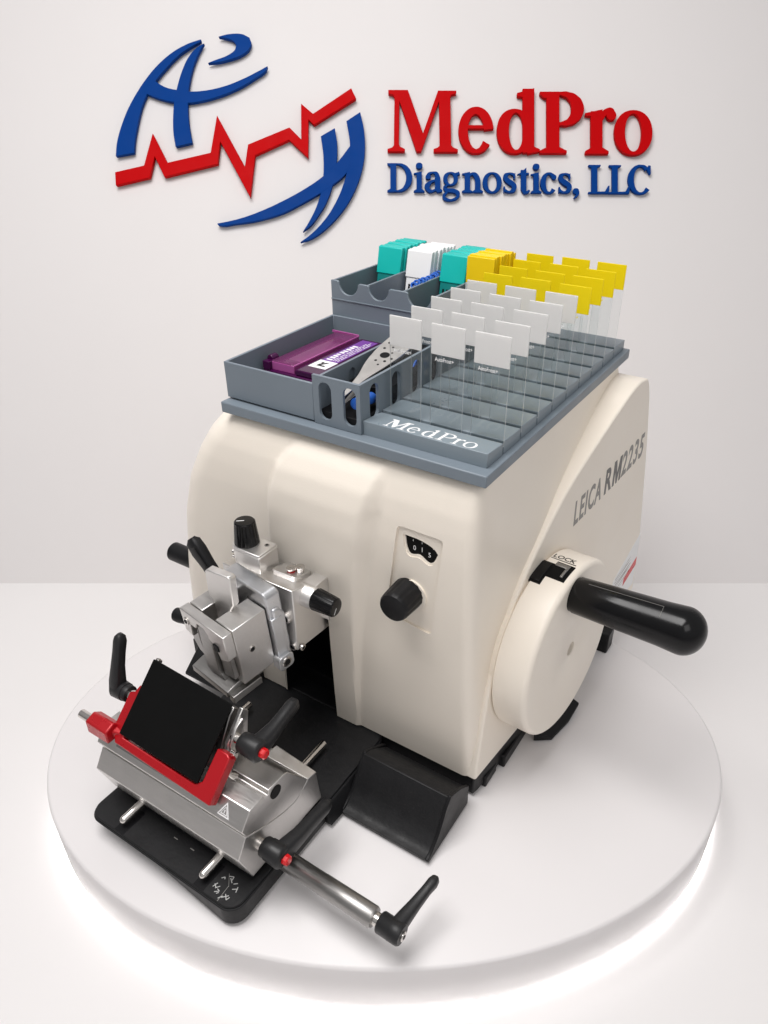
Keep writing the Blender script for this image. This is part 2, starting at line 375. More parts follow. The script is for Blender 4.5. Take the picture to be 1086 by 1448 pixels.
    if ch == 'L':
        g.stem(.10, .10+T*1.1, .01, .99); g.serif(0, .40, 1, h, -1); g.poly([(0, 0), (.66, 0), (.69, .27), (.64, .27), (.54, h*1.3), (.0, h*1.0)]); return g, .72
    if ch == 'C':
        arc(.40, .5, .40-T*.5, .51-t*.5, 48, 318, t*1.3, t, T*1.15, 15); g.poly([(.66, 1.0), (.73, .98), (.73, .68), (.68, .68), (.60, .86)]); return g, .76
    return g, .3
def glyph_mesh(mb, g, fn, depth, z0=0.):
    k = 0
    for q in g.p:
        d = depth+.014*k; k += 1
        f0 = lambda x, y: fn(x, y, z0); f1 = lambda x, y, d=d: fn(x, y, z0+d)
        if q[0] == 'p': mb.prism(q[1], f0, f1)
        elif q[0] == 'r': mb.ringprism(q[1], q[2], f0, f1)
        else:
            l, r = q[1], q[2]; n = len(l); v = [f0(*p) for p in l]+[f0(*p) for p in r]+[f1(*p) for p in l]+[f1(*p) for p in r]; fs = []
            for i in range(n-1): fs += [(i, n+i, n+i+1, i+1), (2*n+i, 2*n+i+1, 3*n+i+1, 3*n+i), (i, i+1, 2*n+i+1, 2*n+i), (n+i, 3*n+i, 3*n+i+1, n+i+1)]
            fs += [(0, 2*n, 3*n, n), (n-1, 2*n-1, 4*n-1, 3*n-1)]
            mb.add(v, fs)
    return mb
PXW = WD/FPX                                  # mm on the wall per photo pixel
def wpx(u, v, w=0): return onwall((u-572.16)*PXW, (724.92-v)*PXW, w)

# raised emblem on the wall
emb = empty('wall_emblem', wpx(340, 346), 'raised blue curved figure halves with a red heartbeat line on the wall', 'sign')
zs = .3591
def zp(pts): return [(150+a*zs, 40+b*zs) for a, b in pts]
BL = [
 [(380,58),(330,75),(270,108),(205,165),(150,235),(100,320),(68,400),(52,460),(47,515),(119,502),(122,455),(133,390),(150,320),(172,268),(203,220),(245,170),(300,115),(345,85),(380,66)],
 [(392,74),(372,110),(350,165),(336,225),(329,300),(332,380),(346,463),(281,478),(272,420),(272,340),(277,290),(286,250),(303,190),(330,130),(362,92)],
 [(196,218),(240,245),(285,256),(330,262),(400,258),(470,242),(540,215),(600,185),(640,163),(634,180),(590,212),(530,248),(460,278),(390,298),(330,307),(270,303),(215,290),(164,270)],
 [(448,48),(490,38),(540,38),(570,52),(576,75),(565,100),(535,122),(490,138),(440,149),(407,151),(440,138),(482,122),(512,100),(518,80),(505,64),(480,55)]]
BR = [
 [(848,437),(903,405),(912,470),(910,540),(895,625),(868,700),(840,745),(810,785),(778,810),(800,775),(830,715),(848,658),(858,590),(858,510)],
 [(948,378),(1002,342),(1018,420),(1018,520),(1000,600),(965,680),(920,745),(860,805),(810,838),(768,851),(815,815),(870,755),(912,685),(938,620),(954,560),(962,470),(956,420)],
 [(966,470),(912,540),(855,595),(790,640),(700,690),(600,735),(520,762),(443,778),(449,784),(520,779),(600,767),(700,738),(790,692),(846,660),(893,629),(958,566)]]
RP = [(45,578),(158,552),(192,426),(250,541),(418,502),(443,356),(552,556),(564,470),(726,403),(772,450),(771,310),(818,350),(967,250),(986,290),(822,394),(800,372),(799,522),(725,452),(592,512),(573,677),(456,460),(446,546),(238,597),(200,518),(181,599),(48,630)]
for nm, group in (('figure_half', BL), ('figure_half', BR)):
    mb = MB()
    for k, poly in enumerate(group):
        p = smooth_poly(zp(poly), 5, 50); d = 6+.05*k
        mb.prism(p, lambda u, v: wpx(u, v, 2.5), lambda u, v: wpx(u, v, d+2.3))
    build(nm, mb, 'logoblue', emb, bevel=.55, ang=50)
mb = MB(); mb.prism(zp(RP), lambda u, v: wpx(u, v, 2.5), lambda u, v: wpx(u, v, 9)); build('pulse_line', mb, 'logored', emb, bevel=.55, ang=20)
# raised lettering on the wall
def wall_word(root, word, matn, xs, base, slope, capv, depth, sx=1.):
    for ch, u0 in zip(word, xs):
        g, w = glyph(ch, .19 if matn == 'logored' else .175, .058)
        bv = base+(u0-xs[0])*slope
        mb = MB(); glyph_mesh(mb, g, lambda x, y, w_: wpx(u0+x*capv*sx, bv-y*capv, w_), depth, 2.2)
        build('letter', mb, matn, root, bevel=.35, ang=55)
zr = .3775
let1 = empty('wall_lettering', wpx(733, 222), 'red raised serif lettering reading MedPro on the wall', 'sign', 'raised lettering on the wall')
wall_word(let1, 'MedPro', 'logored', [530+zr*a for a in (48, 314, 454, 614, 783, 891)], 110+zr*287, .011, 86.5, 6, 1.0)
let2 = empty('wall_lettering', wpx(733, 286), 'blue raised serif lettering under the red word on the wall', 'sign', 'raised lettering on the wall')
zb = 200/1086
xs2 = [540+zb*a for a in (42, 244, 328, 462, 612, 770, 920, 1034)]+[735+zb*a for a in (78, 152, 282, 395, 518, 674, 822)]
wall_word(let2, 'Diagnostics,LLC', 'logoblue', xs2, 225+zb*266, .0085, 40.2, 4.5, 1.08)

# ------------------------------------------------------------------ the rotary microtome
mic = empty('rotary_microtome', (-150, 60, 0), 'cream and black rotary microtome with handwheel, standing on the white podium', 'microtome')
def xside(y, z): return 12+.0875*(y-100)-.0263*(z-118)
XL = [(25, -337), (125, -325), (193, -312), (234, -298), (266, -280), (285, -267), (296, -257), (303, -249), (306.5, -243), (308, -238)]
YF = [(25, 1.5), (60, -.5), (120, -3), (200, -4.5), (245, -4.5), (265, -3.6), (280, -2), (292, .8), (300, 3.8), (305, 7), (308, 12)]
HH = [(25, 2.5), (100, 5), (170, 8), (240, 10), (262, 9.6), (280, 7.6), (293, 4.2), (302, 1), (308, 0)]
HXR = [(25, -114), (140, -108), (221, -103), (262, -98), (280, -92), (300, -84), (308, -80)]
HWR = [(25, 3), (100, 5), (180, 12), (230, 17), (270, 18), (295, 9), (308, 5)]
HXL = [(25, -194), (140, -188), (221, -183), (255, -180), (280, -172), (300, -158), (308, -155)]
HWL = [(25, 8), (180, 12), (308, 10)]
def yfront(x, z):
    s = sstep((x-lerp(HXL, z)+lerp(HWL, z))/lerp(HWL, z))*(1-sstep((x-lerp(HXR, z))/lerp(HWR, z)))
    return lerp(YF, z)-lerp(HH, z)*s
YB = 292.
def xr(y, z):
    p = xside(y, z)-3.2
    top = -4+.006*y
    s = sstep((z-205)/(300-205)); s2 = sstep((z-285)/(308-285))
    p0 = p+(top-p)*s if y > 40 else p+(top-p)*(s*(y/40)+s2*(1-y/40))
    return p0
def loop(z):
    L = []; xl = lerp(XL, z); rl = 30; rr = 9; yb = YB-(8*sstep((z-290)/18)); xfr = xr(0, z)
    yfl = lerp(YF, z)
    for k in range(10):      # front-left corner
        a = R(180+90*k/10); L.append((xl+rl+rl*cos(a), yfl+rl+rl*sin(a), z))
    x0, x1 = xl+rl, xfr-rr; N = 150
    for k in range(N+1):
        x = x0+(x1-x0)*k/N; L.append((x, yfront(x, z), z))
    yc = yfront(x1, z)+rr
    for k in range(1, 8):
        a = R(270+90*k/8); L.append((x1+rr*cos(a), yc+rr*sin(a), z))
    for k in range(41):
        y = yc+(yb-12-yc)*k/40; L.append((xr(y, z), y, z))
    xe = xr(yb-12, z)
    for k in range(1, 7):
        a = R(90*k/7); L.append((xe-12+12*cos(a), yb-12+12*sin(a), z))
    for k in range(21): L.append((xe-12+(xl+30-xe+12)*k/20, yb, z))
    for k in range(1, 8):
        a = R(90+90*k/8); L.append((xl+30+30*cos(a), yb-30+30*sin(a), z))
    for k in range(16): L.append((xl, yb-30+(yfl+rl-yb+30)*k/16, z))
    return L
zl = [25+(190*k/18) for k in range(19)]+[215+(93*k/31) for k in range(1, 32)]
mb = MB(); mb.loft([loop(z) for z in zl]); shell = build('housing', mb, 'cream', mic, ang=32)
def cutter(mb): 
    o = build('cut', mb, 'cream', mic, smooth=False); return o
c1 = MB(); c1.hexa([(-198, -40, 20), (-136.5, -40, 20), (-136.5, 60, 20), (-198, 60, 20), (-193, -40, 150), (-131, -40, 150), (-131, 60, 150), (-193, 60, 150)])
def sm(q, r=3.2):    # rounded quad
    out = []
    n = len(q)
    for i in range(n):
        p = Vector((*q[i], 0)); a = (Vector((*q[i-1], 0))-p).normalized()*r; b = (Vector((*q[(i+1) % n], 0))-p).normalized()*r
        for k in range(5):
            t = k/4; v = (p+a)*(1-t)**2+p*2*t*(1-t)+(p+b)*t*t; out.append((v.x, v.y))
    return out
RQ = sm([(-66.5, 260), (-28, 259.5), (-36.5, 170), (-77, 176)], 4)
c2 = MB(); c2.prism(RQ, lambda x, z: (x, -2.0, z), lambda x, z: (x-.0, -30, z+6))
WIN = smooth_poly([(-61.5, 252.5), (-48, 251.8), (-36.5, 247.8), (-33.6, 244.5), (-37.6, 236.2), (-40.5, 234.6), (-49, 238.8), (-56.5, 237.2), (-58.5, 239)], 4, 60)
c4 = MB(); c4.prism(WIN, lambda x, z: (x, 3, z), lambda x, z: (x, -8, z)); c3 = MB(); c3.prism(smooth_poly([(-62.8, 253.2), (-48, 252.6), (-35.8, 248.4), (-32.8, 244.5), (-37.4, 234.4), (-40.5, 233), (-49, 236.6), (-57, 235.4), (-60, 238)], 4, 60), lambda x, z: (x, -1.2, z), lambda x, z: (x, -30, z))
bake(shell, [cutter(c1), cutter(c2), cutter(c3), cutter(c4)])
mb = MB(); mb.box(-66, -29, -.3, 1.5, 230, 258); wnd = build('feed_display', mb, 'matte_black', mic)
mb = MB()
for ch, x, z in (('0', -53.4, 241.2), ('1', -47.0, 241.6), ('5', -40.6, 239.2)):
    t = text_mb(ch, 5.8, .0, .03, .85); t.map(lambda p: (x-1.6+p.x, -.37-p.z, z+p.y)); mb.add(t.v, t.f)
for x, z in ((-55, 248.5), (-47.5, 248.5), (-38, 247)): mb.box(x-.2, x+.2, -.38, -.2, z, z+1.6)
build('digits', mb, 'white', wnd, smooth=False)
# dark well behind the opening
mb = MB(); mb.box(-200, -130, 52, 56, 24, 160); mb.hexa([(-200, 1, 24), (-197.2, 1, 24), (-197.2, 56, 24), (-200, 56, 24), (-195, 1, 149), (-192.4, 1, 149), (-192.4, 56, 149), (-195, 56, 149)]); mb.box(-130.5, -127, 8, 56, 24, 160); mb.box(-199, -130, 22, 54, 24, 41); mb.box(-200, -128, 6, 56, 148, 152); build('slot_liner', mb, 'dark', mic, bevel=.6)
# raised side panel with the swoosh edge
PAN = smooth_poly([(2, 25), (8, 60), (18, 110), (38, 160), (66, 198), (92, 220), (129, 246), (158, 260.5), (187, 272.5), (225, 287.5), (264, 299), (284, 297), (290, 289), (301, 255), (323, 156), (335, 84), (338, 25)], 5, 40)
mb = MB(); mb.prism(PAN, lambda y, z: (xside(y, z)-30, y, z), lambda y, z: (xside(y, z)+.9, y, z)); panel = build('side_panel', mb, 'cream', mic, bevel=4.5, seg=5, ang=40)
def panel_text(body, size, off, y0, z0, y1, z1, matn, xs, shear=.0):
    t = text_mb(body, size, off, .06, xs); d = Vector((y1-y0, z1-z0)).normalized()
    t.map(lambda p: (0, y0+p.x*d.x+shear*p.y, z0+p.x*d.y+p.y, p.z)[1:3]+(p.z,)) if False else None
    out = MB()
    vs = []
    for p in t.v:
        y = y0+p.x*d.x-p.y*d.y*.0+shear*p.y; z = z0+p.x*d.y+p.y; vs.append((xside(y, z)+.98+p.z, y, z))
    out.add(vs, t.f); return build('lettering', out, matn, panel, smooth=False)
def fit_text(body, off, y0, y1, za, zb, hc_, matn):
    t = text_mb(body, 30, off, .06, 1., spacing=1.14); ys = [p.x for p in t.v]; zs_ = [p.y for p in t.v]; a, b, c, d = min(ys), max(ys), min(zs_), max(zs_)
    out = MB(); vs = []
    for p in t.v:
        u = (p.x-a)/(b-a); y = y0+u*(y1-y0); z = za+(zb-za)*u+(p.y-c)/(d-c)*hc_; vs.append((xside(y, z)+.98+p.z, y, z))
    out.add(vs, t.f); return build('lettering', out, matn, panel, smooth=False)
fit_text('LEICA', .75, 149, 203, 204.3, 206.6, 25.2, 'greyprint')
fit_text('R', .9, 210, 225, 207.3, 208.0, 26, 'darkprint')
mb = MB(); mp = [(0, 0), (0, 1), (.29, 1), (.5, .40), (.71, 1), (1, 1), (1, 0), (.78, 0), (.78, .58), (.575, 0), (.425, 0), (.22, .58), (.22, 0)]
mq = [(227.5+a*18, 208.1+a*.8+b*26) for a, b in mp]
mb.prism(mq, lambda y, z: (xside(y, z)+.9, y, z), lambda y, z: (xside(y, z)+1.04, y, z)); build('lettering', mb, 'darkprint', panel, smooth=False)
fit_text('2235', .75, 247, 298, 209.3, 212.2, 26.6, 'greyprint')
# rating plate
def pq(y, z, o): return (xside(y, z)+o, y, z)
mb = MB(); mb.prism([(268, 20+16), (333, 36), (333, 104), (268, 76)], lambda y, z: pq(y, z, .5), lambda y, z: pq(y, z, 1.15)); rp = build('rating_plate', mb, 'whiteplastic', panel)
mb = MB(); mb.prism([(300, 52), (333, 62), (333, 73), (300, 62)], lambda y, z: pq(y, z, 1.1), lambda y, z: pq(y, z, 1.25)); build('stripe', mb, 'redplastic', panel)
mb = MB()
for k in range(6):
    z = 88-k*4.2; mb.prism([(274, z-14), (274+random.uniform(24, 50), z-14+9), (274+40, z-13+9), (274, z-13)], lambda y, z: pq(y, z, 1.1), lambda y, z: pq(y, z, 1.22))
build('fine_print', mb, 'greyprint', panel, smooth=False)
# base casting
mb = MB()
base_poly = [(-330, 4), (4.5, 4), (6, 10), (34, 285), (30, 291), (-330, 291)]
mb.prz(base_poly, 4, 25.3); build('base_casting', mb, 'black', mic, bevel=1.2)
fp = rrect(-248, -86.5, -193, 8, 13, 7)
mb = MB(); mb.loft([[(x if x > -160 else x+12*sstep((-160-x)/88), y+(15*sstep((-108-x)/50) if y < -100 else 0), 4) for x, y in fp], [(x if x > -160 else x+4*sstep((-160-x)/88), y+(6*sstep((-108-x)/50) if y < -100 else 0), 17) for x, y in fp], [(x, y, 19.5) for x, y in fp], [(x, y, 21) for x, y in fp]]); mb.prz(inset(fp, 1.3), 20.9, 23.3); fplate = build('front_plate', mb, ['black_leather'], mic, bevel=1.0)
mb = MB(); mb.loft([[(x, -86, z) for x, z in ((-87, 4), (-80, 4), (-84, 16), (-86.8, 20))], [(x, -8, z) for x, z in ((-87, 4), (-76, 4), (-82, 18), (-86.8, 22.8))]]); build('side_skirt', mb, 'black', mic, bevel=.8)
mb = MB(); mb.prx([(8, 22), (8, 50), (-8, 49), (-36, 25), (-36, 22)], -300, -228); build('rear_block', mb, 'black', mic, bevel=1.5)
for nm, (x0, x1, y0, y1, z0, z1) in (('foot', (-10, 9.5, 19, 41, 0, 12)), ('foot', (-6, 14, 47, 100, 0, 14)), ('foot', (8, 41, 243, 262, 0, 26)), ('foot', (-320, -290, 30, 60, 0, 6)), ('foot', (-240, -215, -170, -150, 0, 6)), ('foot', (-120, -100, -170, -150, 0, 6))):
    mb = MB(); mb.box(x0, x1, y0, y1, z0, z1); build(nm, mb, 'black', mic, bevel=1.5)
mb = MB(); mb.loft([[(24, 88, 2), (38, 100, 0), (38, 100, 5), (24, 88, 12)], [(24, 130, 2), (43, 128, 0), (44, 130, 5), (24, 132, 14)], [(26, 152, 6), (44, 150, 4), (45, 152, 8), (26, 154, 14)]]); build('side_foot', mb, 'black', mic, bevel=1.2)
# keypad symbols on the front plate
mb = MB()
def seg2(x0, y0, x1, y1, w=.32, z=23.3):
    d = Vector((x1-x0, y1-y0)).normalized(); n = Vector((-d.y, d.x))*w
    mb.prz([(x0+n.x, y0+n.y), (x0-n.x, y0-n.y), (x1-n.x, y1-n.y), (x1+n.x, y1+n.y)], z-.2, z+.06+random.random()*.01)
for a in ((-115, -182, -112, -184), (-113.5, -180.5, -114.8, -184.5), (-112.5, -184.5, -110.2, -181.5), (-111, -187, -108, -184.6), (-108, -184.6, -110.5, -184), (-108.8, -187.2, -107.6, -185.6), (-114, -176.2, -112.2, -174.2), (-112.2, -174.2, -111.2, -175.6), (-110, -172, -106.5, -170.6), (-106.5, -170.6, -106, -173.4), (-108, -172.6, -104.5, -175), (-103, -175, -100.5, -173), (-101, -178.6, -97.5, -176.2), (-98.5, -175, -97, -179), (-103.5, -187.5, -99.5, -183.5), (-102.5, -183.8, -99, -187), (-99, -187, -98.2, -184.2), (-105.2, -189.2, -103.2, -186)): seg2(*a)
build('keypad_symbols', mb, 'dullprint', fplate, smooth=False)
mb = MB(); seg2(-118.5, -168, -121, -190.6, .18); seg2(-105, -178, -104, -191, .18); seg2(-111.5, -170.5, -104.5, -178.5, .15); build('keypad_groove', mb, 'greyprint', fplate, smooth=False)
mb = MB()
for (x, y) in ((-168, -171), (-150, -171)): mb.box(x-2, x+2, y-.35, y+.35, 23.2, 23.45)
build('slot_mark', mb, 'greyprint', fplate)
for x in (-211, -123.5):
    mb = MB(); r = 3.3
    mb.lathe((x, -187.5, 30.5), (0, 1, 0), [(0, .3), (.4, 1.5), (1.4, 2.7), (3, r), (128, r), (150, r)], 24); build('guide_rod', mb, 'chrome', mic)
    mb = MB(); mb.box(x-5.2, x+5.2, -191, -168, 22.9, 23.5); build('rod_channel', mb, 'dark', mic, bevel=.2)
# handwheel
az, el = R(-5), R(1.5); hn = Vector((cos(el)*cos(az), cos(el)*sin(az), sin(el))); he1 = Vector((0, 0, 1)).cross(hn).normalized(); he2 = hn.cross(he1); hc = Vector((44, 97, 119)); HR = 80.
def hw(a, b, w): return hc+he1*a+he2*b+hn*w
def rim(phi, w, r=HR): p = R(phi); return hc-he1*r*sin(p)+he2*r*cos(p)+hn*w
mb = MB(); prof = [(-46, 60), (-46, 77), (-31.4, 77.2), (-30.4, 78.4), (-29.9, HR-.5), (-29.3, HR), (-5, HR-.3)]+[(-5+5*sin(R(a)), HR-5.3+5*cos(R(a))) for a in range(15, 91, 15)]+[(-.1, 40), (0, 7.4), (-.7, 6.4), (-9, 5.8)]
mb.lathe(hc, hn, prof, 128, he2); wheel = build('handwheel', mb, 'cream', mic, ang=40)
mb = MB(); mb.cyl(hw(0, 0, -9.2), hw(0, 0, -6.5), 5.6); build('hub_bolt', mb, 'metal_dark', wheel)
hb = Vector((44, 91.5, 180)); hd = (hn*.99+Vector((0, .05, .012))).normalized()
mb = MB(); Lh = 104
mb.lathe(hb-hd*3, hd, [(0, 14.4), (2.2, 14.6), (3.0, 15.2), (40, 16.5), (72, 17.6), (Lh-17, 18.8)]+[(Lh-17+17*sin(R(a)), max(.2, 18.8*cos(R(a)))) for a in range(9, 91, 9)], 40, (0, 0, 1)); handle = build('crank_handle', mb, 'gloss_black', wheel, ang=50)
hs = hd.cross(Vector((0, 0, 1))).normalized(); hu = hs.cross(hd)
def hnd(w, a, r): return hb+hd*w+(hu*cos(R(a))+hs*sin(R(a)))*r
mb = MB()
for a0, a1, w0, w1 in ((8, 8.7, 9, 68), (8, 40, 67.8, 68)):
    vs = []; fs = []
    n = 4
    for r in (-.4, .2):
        for k in range(n):
            a = a0+(a1-a0)*k/(n-1); vs += [hnd(w0, a, 15.2+(w0-0)*.033+r+.1), hnd(w1, a, 15.2+w1*.034+r+.1)]
    for l in (0, 1):
        for k in range(n-1): q = l*2*n+2*k; fs.append((q, q+1, q+3, q+2))
    for k in range(n-1): fs.append((2*k+1, 2*k+3, 2*n+2*k+3, 2*n+2*k+1)) if False else None
    fs += [(0, 1, 2*n+1, 2*n), (2*n-2, 2*n-1, 4*n-1, 4*n-2), (0, 2, 2*n+2, 2*n)]
    mb.add(vs, fs)
build('grip_inlay', mb, 'greyprint', wheel, smooth=False)
def rimpatch(mb, p0, p1, w0, w1, r0, r1, n=8):
    l = [(p0+(p1-p0)*k/n) for k in range(n+1)]; vs = []
    for r in (r0, r1):
        for p in l: vs += [rim(p, w0, r), rim(p, w1, r)]
    m = 2*(n+1); fs = []
    for k in range(n): q = 2*k; fs += [(q, q+2, q+3, q+1), (m+q, m+q+1, m+q+3, m+q+2), (q, q+1, m+q+1, m+q)[:0] or (q, m+q, m+q+2, q+2), (q+1, q+3, m+q+3, m+q+1)]
    fs += [(0, 1, m+1, m), (2*n, m+2*n, m+2*n+1, 2*n+1)]
    return mb.add(vs, fs)
mb = MB(); rimpatch(mb, 1.5, 20.5, -39.5, -21, HR-2, HR+.35); build('lock_recess', mb, 'matte_black', wheel, bevel=.2)
mb = MB(); rimpatch(mb, -1.8, 13.5, -21, -5.2, HR-2, HR+.3); build('lock_recess', mb, 'matte_black', wheel, bevel=.2)
mb = MB(); rimpatch(mb, 3, 19, -38.5, -22.5, HR-1, HR+1.1); build('lock_slider', mb, 'gloss_black', wheel, bevel=.4)
mb = MB(); rimpatch(mb, -.6, 2.8, -20.5, -8.5, HR-1, HR+1.0); rimpatch(mb, 2.8, 11, -10.5, -8.2, HR-1, HR+1.6); build('lock_lug', mb, 'metal_dark', wheel, bevel=.4)
t = text_mb('LOCK', 7.0, .10, .02, 1.16)
t.map(lambda p: rim(-5.4-(p.y)*.9, -28.6+p.x*.9, HR+.06+p.z)); 
rimpatch(t, -4.2, -3.6, -28.6, -6.5, HR-.2, HR+.1); build('lock_lettering', t, 'blackprint', wheel, smooth=False)
mb = MB(); mb.cyl((-345, 12, 128), (-300, 12, 128), 9.5, ch=2.5); build('coarse_feed_handle', mb, 'black', mic)
# feed knob on the front
mb = MB(); nf = 24; kz, kx = 202, -57.5
secs = []
for y, r, fl in ((-2.3, 12.9, 0), (-3, 13.1, .4), (-21, 12.3, .4), (-23.6, 11.9, .1), (-25.2, 11.0, 0), (-25.6, 10, 0)):
    secs.append([(kx+(r-(fl if (k//3) % 2 else 0))*cos(2*pi*k/96), y, kz+(r-(fl if (k//3) % 2 else 0))*sin(2*pi*k/96)) for k in range(96)])
mb.loft(secs); build('thickness_knob', mb, 'black', mic, ang=30)
mb = MB(); mb.cyl((kx+2, -1.9, kz-1), (kx+2, -3.4, kz-1), 13.8); build('knob_collar', mb, 'cream', mic)
# ---- specimen head
head = MB(); BX0, BX1 = -207, -134.5
head.hexa([(BX0, -47.5, 141), (BX1, -47.5, 141), (BX1, -2, 137), (BX0, -2, 137), (BX0, -47.5, 200.5), (BX1, -47.5, 200.5), (BX1, -2, 189), (BX0, -2, 189)])
hd_ = build('specimen_head', head, 'metal_cast', mic, bevel=.8)
mb = MB(); mb.box(-203, -140, -40, -4, 137, 141); build('slide_carriage', mb, 'metal_dark', hd_, bevel=.6)
mb = MB(); mb.hexa([(-137, -31, 196.5-1.2), (-134, -31, 196), (-134, -2.5, 187), (-137, -2.5, 187), (-137, -31, 197.2), (-134.3, -31, 197), (-134.3, -2.5, 189.8), (-137, -2.5, 189.8)]); 
mb = MB(); mb.lathe((-140, -31, 187), (1, 0, 0), [(0, 9.6), (13, 9.6), (14, 9.0), (15.5, 9.0), (15.6, 8)], 36); mb.box(-140, -127, -31, -6, 178.2, 196.2); mb.box(-136, -129, -12, -4, 150, 190); build('knob_housing', mb, 'metal_cast', hd_, bevel=.5)
def fluted(c, n, r0, r1, L, nm, e1):
    mb = MB(); c = Vector(c); n = Vector(n).normalized(); e1 = Vector(e1); e2 = n.cross(e1); secs = []
    for a, r, fl in ((0, r0*.96, 0), (.8, r0, .45), (L*.82, r1+.3, .45), (L-.9, r1, .15), (L-.1, r1-.8, 0), (L, r1-1.4, 0)):
        secs.append([c+n*a+(e1*cos(2*pi*k/72)+e2*sin(2*pi*k/72))*(r-(fl if (k//2) % 3 == 0 else 0)) for k in range(72)])
    mb.loft(secs); o = build(nm, mb, 'gloss_black', hd_, ang=30)
    mb = MB(); q = c+n*(L+.02); b = [q+e1*(r1*.75)+e2*.35, q+e1*(r1*.75)-e2*.35, q+e1*.2-e2*.35, q+e1*.2+e2*.35]; mb.add(b+[p+n*.06 for p in b], [(0, 1, 2, 3), (4, 5, 6, 7), (0, 1, 5, 4), (1, 2, 6, 5), (2, 3, 7, 6), (3, 0, 4, 7)]); build('knob_mark', mb, 'white', hd_, smooth=False)
fluted((-125, -31.5, 187), (1, 0, -.03), 9.2, 7.8, 20, 'adjusting_knob', (0, -.55, -.83))
# upright knob in its rounded housing
kc = (-192.5, -31)
hp = [(-207+.2*0, -14), (-207, -31)]
HP = []
for k in range(13):
    a = R(180+180*k/12); HP.append((kc[0]+11*cos(a), kc[1]+11*sin(a)))
HP += [(kc[0]+11, -4), (kc[0]-11, -4)]
HPr = [(kc[0]+(x-kc[0]), y) for x, y in HP]
HPx = []
for k in range(13):
    a = R(90+180*k/12); HPx.append((kc[0]-1+11*cos(a), kc[1]+11*sin(a)))
HPx += [(-171, kc[1]-11), (-171, kc[1]+11)]
mb = MB(); mb.prz(HPx, 194, 216); mb.prz([(kc[0]-1+(x-kc[0]+1)*1.03, kc[1]+(y-kc[1])*1.03) for x, y in HPx], 212.4, 214.2); build('knob_housing', mb, 'metal_cast', hd_, bevel=.6)
fluted((kc[0]-.5, kc[1], 216), (0, 0, 1), 10.2, 8.4, 20.5, 'adjusting_knob', (-.77, -.64, 0))
for c0_, c1_, r_ in (((-176.5, -26, 215.9), (-176.5, -26, 216.4), 2.0), ((-203.4, -36.5, 202), (-204.6, -37.6, 202), 1.5), ((-203.4, -36.5, 207), (-204.6, -37.6, 207), 1.5), ((-133, -27.5, 178.9), (-133, -27.7, 177), 1.4), ((-133, -32, 178.9), (-133, -32.2, 177), 1.4)):
    mb = MB(); c0_ = Vector(c0_); c1_ = Vector(c1_); mb.cyl(c0_, c1_, r_, seg=18); mb.cyl(c0_, c1_+(c1_-c0_)*.1, r_*.6, seg=14, mi=1); build('grub_screw', mb, ['metal_dark', 'dark'], hd_)
mb = MB(); mb.prz(rrect(-168, -143, -34, -12, 4), 194.5, 202.4)
mb.map(lambda p: (p.x, p.y, p.z-(.25*(p.y+47.5)) + 2.2)); build('zero_plate', mb, 'metal_cast', hd_, bevel=.8)
for (x, y) in ((-153.5, -25.5), (-148.5, -20.5)):
    mb = MB(); z = 198.6; mb.cyl((x, y, z), (x, y, z+2.6), 3.4, mi=1); mb.cyl((x, y, z+2.6), (x, y, z+4.2), 3.9, ch=.3); mb.box(x-2.2, x+2.2, y-.4, y+.4, z+4.1, z+4.4); build('index_screw', mb, ['chrome', 'redplastic' if x < -150 else 'chrome'], hd_)
mb = MB(); mb.cyl((-143, -46, 172), (-143, -50.5, 172), 5.0, ch=.7); mb.cyl((-143, -50, 172), (-143, -50.8, 172), 3.2, mi=1); build('clamp_screw', mb, ['chrome', 'dark'], hd_)
for c0_, c1_, r_ in (((-128, -9, 192), (-126.8, -9, 192), 2.3), ((-138.5, -47, 143.5), (-138.5, -49, 143.5), 3.2), ((-134.2, -43, 142.5), (-132, -43, 142), 3.0)):
    mb = MB(); c0_ = Vector(c0_); c1_ = Vector(c1_); mb.cyl(c0_, c1_, r_, seg=22, ch=.3); mb.cyl(c0_, c1_+(c1_-c0_)*.06, r_*.6, seg=6, mi=1); build('cap_screw', mb, ['chrome', 'dark'], hd_)
# orientable clamp, tilted a little about the left-right axis
CP = Vector((-178, -60, 165)); TI = R(5); YA = R(9)
def tilt(p):
    q = Vector(p)-CP; q.x += 7.5; q = Vector((q.x*cos(YA)+q.y*sin(YA), -q.x*sin(YA)+q.y*cos(YA), q.z)); return Vector((q.x, q.y*cos(TI)-q.z*sin(TI), q.y*sin(TI)+q.z*cos(TI)+6.5))+CP
def cb(name, mb, m, bevel=.6, par=None, **k): return build(name, mb.map(tilt), m, par or mic, bevel=bevel, **k)
mb = MB(); mb.pry(rrect(-204, -150, 126, 199.5, 5.5, 8), -60, -46); mb.prx([(-46, 130), (-46, 176), (-51, 184), (-57, 184), (-57, 130)], -152, -148); clampr = cb('specimen_clamp', mb, 'blue_metal', 1.6)
mb = MB()
XA, XB, XC, XD = -204, -188, -172, -151.5
mb.box(XA, XB, -92, -61, 134, 187.5); mb.box(XC, XD, -92, -61, 131, 187.5); mb.box(XB-.2, XC+.2, -80, -61, 134, 160); cb('clamp_body', mb, 'metal', .7, clampr)
JW = [(-205, 187.5), (-151, 187.5), (-151, 163.5), (-161, 159), (-166, 171), (-172, 175), (-172, 178), (-176, 182.5), (-184, 182.5), (-187, 176), (-194, 176), (-195, 163), (-204, 165)]
mb = MB(); mb.pry(JW, -101, -92.6); cb('clamp_jaw', mb, 'metal', .7, clampr)
